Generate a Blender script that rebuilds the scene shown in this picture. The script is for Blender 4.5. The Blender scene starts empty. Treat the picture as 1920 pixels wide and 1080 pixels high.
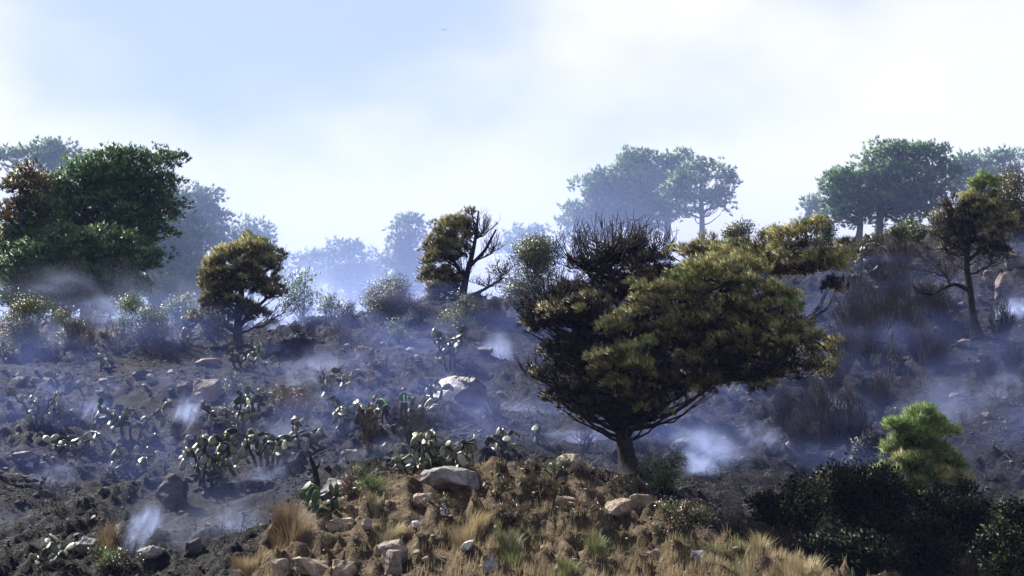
import bpy, math
import numpy as np
from mathutils import Vector, Matrix

S = bpy.context.scene
COL = S.collection
R = math.radians
F, PITCH = 3733.3, R(12.0)

# ------------------------------------------------------------ camera, sky, sun, exposure
cam = bpy.data.cameras.new('camera'); cam.lens = 70; cam.sensor_width = 36
cam.clip_start = 0.5; cam.clip_end = 6000
camo = bpy.data.objects.new('camera', cam); COL.objects.link(camo)
camo.location = (0, 0, 0); camo.rotation_euler = (R(90) + PITCH, 0, 0)
S.camera = camo

SUN_EL, SUN_AZ = R(47), R(-54)          # azimuth measured from +Y towards +X
sdir = Vector((math.sin(SUN_AZ)*math.cos(SUN_EL), math.cos(SUN_AZ)*math.cos(SUN_EL), math.sin(SUN_EL)))
sun = bpy.data.lights.new('sun', 'SUN'); sun.energy = 5.0; sun.angle = R(0.5); sun.color = (1, 0.94, 0.82)
suno = bpy.data.objects.new('sun', sun); COL.objects.link(suno)
suno.rotation_euler = sdir.to_track_quat('Z', 'Y').to_euler()

W = bpy.data.worlds.new('World'); S.world = W; W.use_nodes = True
nt = W.node_tree; nt.nodes.clear()
def wn(t, **k):
    n = nt.nodes.new(t)
    for a, b in k.items(): setattr(n, a, b)
    return n
sky = wn('ShaderNodeTexSky', sky_type='NISHITA', sun_disc=False, sun_elevation=SUN_EL, sun_rotation=SUN_AZ,
         air_density=1.0, dust_density=1.5, ozone_density=2.0)
tc = wn('ShaderNodeTexCoord')
mp = wn('ShaderNodeMapping'); mp.inputs['Scale'].default_value = (3.08, 3.08, 4.62); mp.inputs['Location'].default_value = (6.3, -1.58, -3.67)
nz = wn('ShaderNodeTexNoise'); nz.inputs['Scale'].default_value = 1.0; nz.inputs['Detail'].default_value = 5; nz.inputs['Roughness'].default_value = 0.5
rp = wn('ShaderNodeValToRGB'); rp.color_ramp.interpolation = 'EASE'
rp.color_ramp.elements[0].position = 0.37; rp.color_ramp.elements[0].color = (.65, .80, 1.16, 1)
rp.color_ramp.elements[1].position = 0.60; rp.color_ramp.elements[1].color = (1.19, 1.175, 1.235, 1)
vs = wn('ShaderNodeVectorMath', operation='SCALE'); vs.inputs['Scale'].default_value = 5.7
mx = wn('ShaderNodeMix', data_type='RGBA'); mx.inputs['Factor'].default_value = 0.85
bg = wn('ShaderNodeBackground'); bg.inputs['Strength'].default_value = 0.05
out = wn('ShaderNodeOutputWorld')
L = nt.links.new
L(tc.outputs['Generated'], mp.inputs['Vector']); L(mp.outputs[0], nz.inputs['Vector']); L(nz.outputs[0], rp.inputs[0])
L(rp.outputs[0], vs.inputs[0]); L(vs.outputs[0], mx.inputs['B']); L(sky.outputs[0], mx.inputs['A']); L(mx.outputs['Result'], bg.inputs['Color'])
L(bg.outputs[0], out.inputs['Surface'])

S.view_settings.view_transform = 'Standard'; S.view_settings.look = 'None'
S.view_settings.exposure = 1.75; S.view_settings.gamma = 1.0; S.view_settings.use_curve_mapping = False
cy = S.cycles
cy.use_denoising = True
try: cy.denoiser = 'OPENIMAGEDENOISE'
except Exception: pass
cy.max_bounces = 5; cy.diffuse_bounces = 2; cy.glossy_bounces = 1; cy.transmission_bounces = 2
cy.volume_bounces = 1; cy.transparent_max_bounces = 6; cy.volume_step_rate = 1.0; cy.volume_max_steps = 128
cy.sample_clamp_indirect = 4.0; cy.use_adaptive_sampling = True; cy.adaptive_threshold = 0.015

# ------------------------------------------------------------ helpers
def unproj(u, v, Y):
    dx, dy = (u - 960)/F, (540 - v)/F
    c, s = math.cos(PITCH), math.sin(PITCH)
    k = Y/(c - dy*s)
    return np.array([dx*k, Y, (s + dy*c)*k])
def mpp(Y): return Y/F/math.cos(PITCH)          # metres for one photo pixel at distance Y

def _h(ix, iy, seed):
    n = (ix.astype(np.int64)*374761393 + iy.astype(np.int64)*668265263 + seed*974711) & 0x7fffffff
    n = ((n ^ (n >> 13))*1274126177) & 0x7fffffff
    return ((n ^ (n >> 16)) & 0xffff)/65535.0
def vnoise(x, y, seed=0):
    ix, iy = np.floor(x), np.floor(y); fx, fy = x - ix, y - iy
    fx = fx*fx*fx*(fx*(fx*6 - 15) + 10); fy = fy*fy*fy*(fy*(fy*6 - 15) + 10)
    a, b = _h(ix, iy, seed), _h(ix+1, iy, seed); c, d = _h(ix, iy+1, seed), _h(ix+1, iy+1, seed)
    return (a*(1-fx) + b*fx)*(1-fy) + (c*(1-fx) + d*fx)*fy
def fbm(x, y, oct=4, seed=0, gain=0.5):
    s = 0; a = 1; t = 0
    for o in range(oct):
        s = s + a*(vnoise(x*2**o + 17*o, y*2**o - 9*o, seed+o) - 0.5)*2; t += a; a *= gain
    return s/t

COLS = {
 -500: [(66,1180),(78,1100),(92,900),(105,760),(113,690),(120,660),(130,640),(150,620),(180,605),(300,600)],
 0:    [(66,1180),(80,1085),(92,900),(105,760),(113,690),(120,660),(130,640),(150,620),(180,605),(300,600)],
 200:  [(66,1170),(78,1090),(84,1020),(92,900),(103,780),(113,680),(118,655),(130,640),(150,620),(180,605),(300,600)],
 400:  [(65,1160),(74,1085),(80,1020),(90,920),(100,800),(107,730),(113,670),(118,645),(125,635),(150,628),(300,620)],
 520:  [(64,1180),(73.5,1080),(78,1020),(82,960),(90,900),(100,790),(113,670),(119,630),(125,618),(150,625),(300,600)],
 640:  [(64,1180),(73.5,1080),(78,1000),(81,930),(90,870),(100,790),(112,690),(121,615),(127,608),(150,625),(300,590)],
 800:  [(64,1180),(73.5,1075),(78,980),(82,885),(90,850),(100,780),(112,680),(122,595),(129,572),(140,580),(170,600),(300,560)],
 1000: [(64,1180),(73.5,1075),(78,980),(82,880),(88,855),(100,775),(112,690),(122,610),(131,560),(140,568),(170,590),(300,560)],
 1170: [(64,1180),(73.5,1075),(78,1000),(82,915),(91,868),(100,790),(112,690),(125,580),(133,535),(145,530),(180,540),(300,540)],
 1300: [(62,1160),(68,1100),(73,1040),(78,980),(84,925),(90,885),(100,800),(112,690),(125,580),(135,510),(150,500),(180,500),(300,500)],
 1450: [(62,1150),(70,1085),(75,1058),(80,1020),(86,940),(92,880),(100,810),(112,690),(125,570),(136,490),(150,475),(180,470),(300,470)],
 1600: [(62,1150),(70,1095),(76,1085),(82,1030),(88,960),(94,890),(102,800),(113,680),(125,560),(137,480),(150,465),(180,460),(300,460)],
 1750: [(62,1160),(76,1105),(82,1040),(90,950),(96,880),(103,790),(113,670),(125,550),(137,470),(150,440),(180,430),(300,430)],
 1920: [(62,1160),(76,1105),(82,1020),(88,950),(96,860),(103,770),(113,650),(123,530),(133,440),(140,405),(150,395),(180,400),(300,420)],
 2500: [(62,1160),(76,1105),(82,1000),(88,920),(96,820),(103,730),(113,600),(123,480),(133,400),(140,370),(150,365),(180,380),(300,400)]}
TY = np.concatenate([np.arange(20, 150, 0.5), np.arange(150, 306, 5.0)])
TU = np.array(sorted(COLS), float)
TAB = []
for cu in sorted(COLS):
    pts = [(20,1640),(40,1390)] + COLS[cu]
    col = np.interp(TY, [p[0] for p in pts], [p[1] for p in pts])
    k = np.ones(7)/7; pad = np.pad(col, 3, mode='edge'); TAB.append(np.convolve(pad, k, 'valid'))
TAB = np.array(TAB)
UF = np.arange(-500, 2501, 10.0)
TABF = np.array([np.interp(UF, TU, TAB[:, j]) for j in range(len(TY))]).T
kk = np.ones(13)/13
TABF = np.array([np.convolve(np.pad(TABF[:, j], 6, mode='edge'), kk, 'valid') for j in range(len(TY))]).T
BU = [0, 380, 440, 500, 570, 640, 800, 1000, 1100, 1180, 1250, 1330, 1400, 1500, 1600, 1700, 1800, 1920, 2500]
BY = [60, 62, 74, 79, 81, 82.5, 83, 83.5, 82.6, 81.5, 81, 80, 79, 78, 80, 84, 87, 89, 91]
def uof(x, y): return 960 + F*x/(np.maximum(y, 20)*1.0)*1.01
def unburnt(x, y):
    u = uof(x, y)
    b = np.interp(u, BU, BY)
    n = fbm(x*0.5, y*0.5, 3, 91)*1.6 + fbm(x*2, y*2, 2, 95)*0.7
    m = np.clip((b + n - y)/1.2 + 0.5, 0, 1)
    far = np.clip((y - (122 + np.clip((u-400)/300, 0, 1)*12 + np.clip((u-1100)/200, 0, 1)*22) + n*2)/4, 0, 1)
    return np.maximum(m, far)
def height(x, y):
    x = np.asarray(x, float); y = np.asarray(y, float)
    yc = np.clip(y, 20, 300); u = np.clip(960 + F*x/(yc*1.01), -500, 2500)
    ui = np.clip((u + 500)/10, 0, len(UF)-1.001); yi = np.interp(yc, TY, np.arange(len(TY)))
    yi = np.clip(yi, 0, len(TY)-1.001)
    a, b = ui.astype(int), yi.astype(int); fa, fb = ui-a, yi-b
    v = (TABF[a,b]*(1-fa) + TABF[a+1,b]*fa)*(1-fb) + (TABF[a,b+1]*(1-fa) + TABF[a+1,b+1]*fa)*fb
    dy = (540 - v)/F
    c, s = math.cos(PITCH), math.sin(PITCH)
    z = yc*(s + dy*c)/(c - dy*s)
    amp = np.clip((y-55)/15, 0.1, 1)
    msk = np.clip(fbm(x*.16+5, y*.16, 3, 301)*2.0 + .6, .3, 1.3)
    rough = fbm(x*0.22, y*0.22, 3, 5)*0.6 + fbm(x*0.9, y*0.9, 4, 11, 0.5)*0.32*msk
    rid = (1 - np.abs(fbm(x*0.45+3, y*0.7, 3, 31)))**3*0.6*np.clip(msk, .3, 1)
    led = fbm(x*0.35, y*1.6, 2, 47)*0.22
    rid2 = (1 - np.abs(fbm(x*1.1+9, y*1.5, 3, 131)))**4*0.34*msk
    z = z + amp*(rough + rid + rid2 - 0.35 + led)
    bank = np.clip((np.interp(uof(x, y), BU, BY) - y)/3, 0, 1)*np.clip((y-66)/4, 0, 1)
    gul = np.abs(fbm(x*0.7, y*0.16, 3, 71))
    z = z + bank*(gul*1.6 - 0.5 + np.abs(fbm(x*1.5, y*.9, 2, 79))*.45 - .12 + fbm(x*2.2, y*2.2, 3, 77)*0.22)
    z = z + np.clip(bank, 0, 1)*.13*np.sin(2*np.pi*z/.85 + fbm(x*.5, y*.5, 3, 83)*7)
    return z
def ground(u, v, ymin=66, ymax=300):
    Ys = np.arange(ymin, ymax, 0.1)
    dx, dy = (u - 960)/F, (540 - v)/F
    c, s = math.cos(PITCH), math.sin(PITCH); k = Ys/(c - dy*s)
    d = height(dx*k, Ys) - (s + dy*c)*k
    i = np.where(d > 0)[0]
    j = i[0] if len(i) else int(np.argmax(d))
    return np.array([dx*k[j], Ys[j], float(height(np.array([dx*k[j]]), np.array([Ys[j]]))[0])])
def gz(x, y): return float(height(np.array([x]), np.array([y]))[0])
def normv(a): return a/np.maximum(np.linalg.norm(a, axis=-1, keepdims=True), 1e-9)

def mesh(name, V, Fs, tone=None, mat=None, smooth=False, nrm=None):
    """Fs: (M,k) int array or list of such arrays; tone: per-vertex float."""
    if not isinstance(Fs, list): Fs = [Fs]
    Fs = [np.asarray(f, np.int32) for f in Fs if len(f)]
    m = bpy.data.meshes.new(name)
    V = np.asarray(V, np.float32)
    m.vertices.add(len(V)); m.vertices.foreach_set('co', V.ravel())
    nl = sum(f.size for f in Fs); npoly = sum(len(f) for f in Fs)
    m.loops.add(nl); m.loops.foreach_set('vertex_index', np.concatenate([f.ravel() for f in Fs]))
    m.polygons.add(npoly)
    tot = np.concatenate([np.full(len(f), f.shape[1], np.int32) for f in Fs])
    st = np.concatenate([[0], np.cumsum(tot)[:-1]]).astype(np.int32)
    m.polygons.foreach_set('loop_start', st); m.polygons.foreach_set('loop_total', tot)
    if smooth: m.polygons.foreach_set('use_smooth', np.ones(npoly, bool))
    m.update(calc_edges=True)
    if tone is not None:
        at = m.attributes.new('tone', 'FLOAT', 'POINT'); at.data.foreach_set('value', np.asarray(tone, np.float32))
    if nrm is not None:
        m.polygons.foreach_set('use_smooth', np.ones(npoly, bool)); m.normals_split_custom_set_from_vertices(nrm.tolist())
    if mat: m.materials.append(mat)
    return m
def face_out(V, Fs, O):
    """turn each leaf so that its front looks away from its clump; O is the outward direction per vertex"""
    Fs = Fs.copy(); g = np.cross(V[Fs[:, 1]] - V[Fs[:, 0]], V[Fs[:, 2]] - V[Fs[:, 0]])
    flip = np.sum(g*O[Fs[:, 0]], 1) < 0; Fs[flip] = Fs[flip][:, ::-1]
    g = normv(g)*np.where(flip, -1, 1)[:, None]; N_ = np.zeros_like(V); N_[Fs] = g[:, None, :]
    return Fs, normv(O*.75 + N_*.45)
def link(name, data, parent=None, loc=None):
    o = bpy.data.objects.new(name, data); COL.objects.link(o)
    if parent is not None: o.parent = parent
    if loc is not None: o.location = loc
    return o
def tag(o, label=None, cat=None, group=None, kind=None):
    if label: o['label'] = label
    if cat: o['category'] = cat
    if group: o['group'] = group
    if kind: o['kind'] = kind
    return o
def thing(name, label, cat, loc, group=None):
    return tag(link(name, None, None, tuple(loc)), label, cat, group)

class Tubes:
    def __init__(s): s.V = []; s.F = []; s.n = 0
    def add(s, P, r, sides=4):
        P = np.asarray(P, float); r = np.asarray(r, float)
        k = len(P); T = np.gradient(P, axis=0); T = normv(T)
        ref = np.array([0.31, 0.9, 0.2]); A = normv(np.cross(T, ref)); B = np.cross(T, A)
        a = np.arange(sides)*2*np.pi/sides
        ring = (np.cos(a)[None, :, None]*A[:, None] + np.sin(a)[None, :, None]*B[:, None])*r[:, None, None] + P[:, None]
        s.V.append(ring.reshape(-1, 3))
        i = np.arange(k-1)[:, None]*sides; j = np.arange(sides)[None, :]; j2 = (j+1) % sides
        f = np.stack([i+j, i+j2, i+sides+j2, i+sides+j], -1).reshape(-1, 4) + s.n
        s.F.append(f); s.n += k*sides
    def mesh(s, name, mat, smooth=True, off=None):
        V = np.concatenate(s.V)
        if off is not None: V = V - np.asarray(off)
        return mesh(name, V, np.concatenate(s.F), None, mat, smooth)
def bez(a, b, c, n=6):
    t = np.linspace(0, 1, n)[:, None]
    return (1-t)**2*a + 2*t*(1-t)*b + t*t*c
def wiggle(P, rng, amp):
    P = P.copy(); P[1:-1] += rng.normal(0, amp, (len(P)-2, 3)); return P
def needles(rng, C, D, per, length, width, spread):
    n = len(C)*per
    C = np.repeat(C, per, 0); D = np.repeat(D, per, 0)
    d = normv(D + rng.normal(0, spread, (n, 3)))
    side = normv(np.cross(d, rng.normal(0, 1, (n, 3))))
    l = length*rng.uniform(0.6, 1.25, (n, 1)); b = C + rng.normal(0, length*0.16, (n, 3))
    V = np.stack([b - side*width/2, b + side*width/2, b + d*l], 1).reshape(-1, 3)
    return V, np.arange(n*3).reshape(-1, 3)
def leaves(rng, C, D, length, width):
    n = len(C); d = normv(D); side = normv(np.cross(d, rng.normal(0, 1, (n, 3)))); nn = np.cross(d, side)
    l = length*rng.uniform(0.6, 1.2, (n, 1)); w = width*rng.uniform(0.7, 1.2, (n, 1))
    V = np.stack([C, C + d*l*0.5 + side*w/2 + nn*l*0.06, C + d*l, C + d*l*0.5 - side*w/2 + nn*l*0.06], 1).reshape(-1, 3)
    return V, np.arange(n*4).reshape(-1, 4)

# ------------------------------------------------------------ materials
def newmat(name):
    m = bpy.data.materials.new(name); m.use_nodes = True; m.node_tree.nodes.clear(); return m, m.node_tree
def N(t, ty, **k):
    n = t.nodes.new(ty)
    for a, b in k.items(): setattr(n, a, b)
    return n
def ramp(t, src, stops):
    r = N(t, 'ShaderNodeValToRGB'); e = r.color_ramp.elements
    while len(e) < len(stops): e.new(0.5)
    for i, (p, c) in enumerate(stops): e[i].position = p; e[i].color = tuple(c) + (1,)
    t.links.new(src, r.inputs[0]); return r.outputs[0]
def noise(t, scale, detail=4, vec=None, rough=0.55):
    n = N(t, 'ShaderNodeTexNoise'); n.inputs['Scale'].default_value = scale; n.inputs['Detail'].default_value = detail
    n.inputs['Roughness'].default_value = rough
    if vec is not None: t.links.new(vec, n.inputs['Vector'])
    return n.outputs[0]
def mixc(t, f, a, b, blend='MIX'):
    m = N(t, 'ShaderNodeMix', data_type='RGBA', blend_type=blend)
    for key, val in (('Factor', f), ('A', a), ('B', b)):
        if isinstance(val, (int, float)): m.inputs[key].default_value = val
        elif isinstance(val, tuple): m.inputs[key].default_value = val + (1,)
        else: t.links.new(val, m.inputs[key])
    return m.outputs['Result']
def math_(t, op, a, b=0.0, clamp=False):
    m = N(t, 'ShaderNodeMath', operation=op, use_clamp=clamp)
    for i, v in enumerate((a, b)):
        if isinstance(v, (int, float)): m.inputs[i].default_value = v
        else: t.links.new(v, m.inputs[i])
    return m.outputs[0]
def geo_pos(t): return N(t, 'ShaderNodeNewGeometry').outputs['Position']
def attr(t, n): return N(t, 'ShaderNodeAttribute', attribute_name=n).outputs['Fac']
def principled(t, col, rough=0.8, spec=0.3, bump=None, bdist=0.05, bstr=0.6):
    p = N(t, 'ShaderNodeBsdfPrincipled')
    for k, v in (('Base Color', col), ('Roughness', rough), ('Specular IOR Level', spec)):
        if isinstance(v, tuple): p.inputs[k].default_value = v + (1,)
        elif isinstance(v, (int, float)): p.inputs[k].default_value = v
        else: t.links.new(v, p.inputs[k])
    if bump is not None:
        b = N(t, 'ShaderNodeBump'); b.inputs['Strength'].default_value = bstr; b.inputs['Distance'].default_value = bdist
        t.links.new(bump, b.inputs['Height']); t.links.new(b.outputs[0], p.inputs['Normal'])
    return p
def finish(m, t, sh, vol=None):
    o = N(t, 'ShaderNodeOutputMaterial')
    if sh is not None: t.links.new(sh, o.inputs['Surface'])
    if vol is not None: t.links.new(vol, o.inputs['Volume'])
    return m
def foliage(name, stops, transl=0.3, spec=0.25, rough=0.55):
    m, t = newmat(name)
    c = ramp(t, attr(t, 'tone'), stops)
    p = principled(t, c, rough, spec)
    tr = N(t, 'ShaderNodeBsdfTranslucent'); t.links.new(c, tr.inputs[0])
    x = N(t, 'ShaderNodeMixShader'); x.inputs[0].default_value = transl
    t.links.new(p.outputs[0], x.inputs[1]); t.links.new(tr.outputs[0], x.inputs[2])
    return finish(m, t, x.outputs[0])
M_needle = foliage('scorched_pine_needles', [(0, (.004,.003,.003)), (.25, (.022,.016,.008)), (.42, (.11,.098,.042)), (.55, (.33,.31,.135)), (.75, (.085,.115,.034)), (1, (.12,.20,.045))], 0.25)  # scorch to green; the pale olive stop also paints sunlit tips
M_farneedle = foliage('pine_needles', [(0, (0.111,0.06105,0.0222)), (.3, (0.03885,0.08325,0.0333)), (.6, (0.08325,0.161,0.0555)), (1, (0.1332,0.222,0.0666))], 0.25)
M_leaf = foliage('shrub_leaves', [(0, (0.074,0.0444,0.0296)), (.25, (0.0555,0.0518,0.0259)), (.5, (0.037,0.0518,0.0185)), (.75, (0.074,0.0962,0.037)), (1, (0.1184,0.1924,0.0444))], 0.3, 0.4, 0.45)
M_darkleaf = foliage('dark_evergreen_leaves', [(0, (0.00444,0.00592,0.00296)), (.5, (0.00592,0.00962,0.0037)), (.8, (0.037,0.04292,0.01332)), (1, (0.148,0.148,0.0629))], 0.12, 0.06, 0.5)  # near-black stops hold the thicket's shade, pale stop its sunlit clusters, as colour
M_dry = foliage('dry_grass', [(0, (0.1058,0.07215,0.0481)), (.4, (0.2213,0.1635,0.09139)), (.7, (0.3271,0.2694,0.1635)), (1, (0.0962,0.1202,0.04329))], 0.3, 0.2, 0.6)

def bark(name, a, b):
    a, b = tuple(v*.65 for v in a), tuple(v*.65 for v in b); m, t = newmat(name); n = noise(t, 6, 6, geo_pos(t))
    return finish(m, t, principled(t, ramp(t, n, [(.3, a), (.7, b)]), .9, .08, n, .05).outputs[0])
M_bark = bark('charred_bark', (.012,.010,.010), (.045,.036,.032))
M_farbark = bark('pine_bark', (.05,.04,.035), (.12,.09,.075))
M_char = bark('burnt_wood', (.010,.008,.008), (.03,.026,.026))
M_twig = bark('singed_twigs', (.016,.012,.010), (.06,.048,.04))
M_pale = bark('bare_dead_wood', (.16,.13,.12), (.34,.29,.26))

def rockmat(name, a, b, soot, warm=None):
    m, t = newmat(name); pos = geo_pos(t)
    n = noise(t, 1.3, 8, pos, .6); n2 = noise(t, 9, 6, pos, .65)
    c = ramp(t, n, [(.3, a), (.7, b)])
    c = mixc(t, ramp(t, n2, [(.35, (0,0,0)), (.75, (.5,.5,.5))]), c, tuple(x*.45 for x in a))
    vo = N(t, 'ShaderNodeTexVoronoi', feature='DISTANCE_TO_EDGE'); vo.inputs['Scale'].default_value = 1.1; t.links.new(N(t, 'ShaderNodeVectorMath', operation='ADD').outputs[0], vo.inputs['Vector'])
    va = vo.inputs['Vector'].links[0].from_node; t.links.new(pos, va.inputs[0]); dn = N(t, 'ShaderNodeTexNoise'); dn.inputs['Scale'].default_value = 1.5; dn.inputs['Detail'].default_value = 4; t.links.new(pos, dn.inputs['Vector']); t.links.new(dn.outputs['Color'], va.inputs[1])
    crk = ramp(t, vo.outputs['Distance'], [(.0, (.8,)*3), (.035, (0,0,0))]); c = mixc(t, crk, c, (.03,.028,.028))
    s = ramp(t, noise(t, .8, 5, pos), [(.5-soot*.25, (0,0,0)), (.75-soot*.2, (.8*soot,)*3)])
    c = mixc(t, s, c, (.025,.023,.025))
    return finish(m, t, principled(t, c, .75, .15, math_(t, 'ADD', n, math_(t, 'MULTIPLY', n2, .5)), .08, .8).outputs[0])
M_rock_pale = rockmat('pale_granite', (0.391,0.3655,0.3655), (0.561,0.527,0.5185), .25)
M_rock_grey = rockmat('grey_granite', (0.1296,0.1224,0.1296), (0.2736,0.252,0.2592), .5)
M_rock_dark = rockmat('soot_and_shade_granite', (0.01152,0.0108,0.01224), (0.0612,0.0576,0.06336), .8)
M_rock_pink = rockmat('pinkish_granite', (0.1224,0.0936,0.0864), (0.2448,0.198,0.1836), .5)
M_rock_tan = rockmat('tan_bank_rock', (0.144,0.1044,0.072), (0.3024,0.2484,0.1944), .3)

def cactmat(name, a, b, rough):
    m, t = newmat(name)
    oi = N(t, 'ShaderNodeObjectInfo'); tcn = N(t, 'ShaderNodeTexCoord')
    n = noise(t, 7, 5, tcn.outputs['Object']); 
    f = math_(t, 'ADD', math_(t, 'MULTIPLY', n, .6), math_(t, 'MULTIPLY', oi.outputs['Random'], .5))
    c = ramp(t, f, [(.25, a), (.75, b)])
    v = N(t, 'ShaderNodeTexVoronoi'); v.inputs['Scale'].default_value = 22; t.links.new(tcn.outputs['Object'], v.inputs['Vector'])
    spots = ramp(t, v.outputs['Distance'], [(.08, (1,1,1)), (.2, (0,0,0))])
    c = mixc(t, spots, c, (.35,.32,.22))
    return finish(m, t, principled(t, c, rough, .42, n, .02, .4).outputs[0])
M_pad = {'pale': cactmat('scalded_cactus_skin', (0.02496,0.0351,0.02184), (0.156,0.1638,0.1287), .45),
         'dark': cactmat('singed_cactus_skin', (0.01716,0.02106,0.00936), (0.078,0.078,0.0351), .48),
         'green': cactmat('green_cactus_skin', (0.0234,0.0468,0.0195), (0.0585,0.0936,0.0429), .5),
         'brown': cactmat('browned_cactus_skin', (0.0468,0.0273,0.0156), (0.1092,0.0702,0.0351), .42)}

# the hillside
m, t = newmat('hillside_ground'); pos = geo_pos(t)
n1 = noise(t, .35, 6, pos, .6); n2 = noise(t, 2.2, 8, pos, .65); n3 = noise(t, 12, 6, pos, .7); n4 = noise(t, .9, 5, pos)
ash = ramp(t, n2, [(.34, (0.00124,0.00124,0.00186)), (.52, (0.00372,0.00372,0.00465)), (.65, (0.01612,0.01612,0.01922)), (.79, (0.093,0.09176,0.1023))])
earth = ramp(t, n2, [(.3, (0.00744,0.00558,0.00558)), (.7, (0.0403,0.02976,0.0279))])
burnt = mixc(t, ramp(t, n1, [(.54, (0,0,0)), (.72, (.6,)*3)]), ash, earth)
burnt = mixc(t, ramp(t, n3, [(.62, (0,0,0)), (.74, (.6,)*3)]), burnt, (.05,.048,.054))
burnt = mixc(t, ramp(t, noise(t, 1.4, 7, pos, .7), [(.56, (0,0,0)), (.68, (.7,)*3)]), burnt, (.05,.05,.058))
soil = ramp(t, n2, [(.28, (0.0216,0.01512,0.00936)), (.5, (0.072,0.04896,0.03024)), (.72, (0.1944,0.1476,0.1008))])
soil = mixc(t, ramp(t, n4, [(.42, (0,0,0)), (.6, (.8,)*3)]), soil, (.035,.028,.014))
soil = mixc(t, ramp(t, n3, [(.6, (0,0,0)), (.75, (.6,)*3)]), soil, (.30,.24,.18))
c = mixc(t, attr(t, 'tone'), burnt, soil)
c = mixc(t, attr(t, 'litter'), c, ramp(t, n2, [(.3, (.010,.009,.005)), (.7, (.045,.036,.018))]))
hb = math_(t, 'ADD', math_(t, 'MULTIPLY', n2, 1.0), math_(t, 'MULTIPLY', n3, .35))
finish(m, t, principled(t, c, ramp(t, n3, [(.3, (.5,)*3), (.7, (.95,)*3)]), .05, hb, .35, 1.0).outputs[0])
M_ground = m

# ------------------------------------------------------------ the hillside ground
xs = np.concatenate([np.linspace(-900, -60, 30)[:-1], np.linspace(-60, -32, 60)[:-1], np.arange(-32, 36, .19), np.linspace(36, 60, 60)[1:], np.linspace(60, 900, 30)[1:]])
ys = np.concatenate([np.linspace(-200, 20, 12)[:-1], np.linspace(20, 66, 40)[:-1], np.arange(66, 100, .15), np.arange(100, 138, .2), np.linspace(138, 200, 70)[1:], np.linspace(200, 1500, 40)[1:]])
X, Yg = np.meshgrid(xs, ys); Z = height(X, Yg)
Z = np.where(Yg > 300, Z - (Yg-300)*0.12, Z)
V = np.stack([X, Yg, Z], -1).reshape(-1, 3)
nx, ny = len(xs), len(ys)
i = (np.arange(ny-1)[:, None]*nx + np.arange(nx-1)[None, :]).ravel()
gm = mesh('ground', V, np.stack([i, i+1, i+nx+1, i+nx], 1), unburnt(X, Yg).ravel(), M_ground, True)
ug = uof(X, Yg)
lit = np.clip((ug - 1330)/120, 0, 1)*np.clip((2300-ug)/50, 0, 1)*np.clip((np.interp(ug, [1300,1450,1600,1750,1920], [80,88,91,91,88]) - Yg + fbm(X, Yg, 3, 8)*2)/2, 0, 1)*np.clip((Yg - np.interp(ug, [1300,1500,1650,1920], [80,76,68,66]))/1.5, 0, 1)
at = gm.attributes.new('litter', 'FLOAT', 'POINT'); at.data.foreach_set('value', lit.ravel().astype(np.float32))
tag(link('ground', gm), kind='structure')

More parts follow.
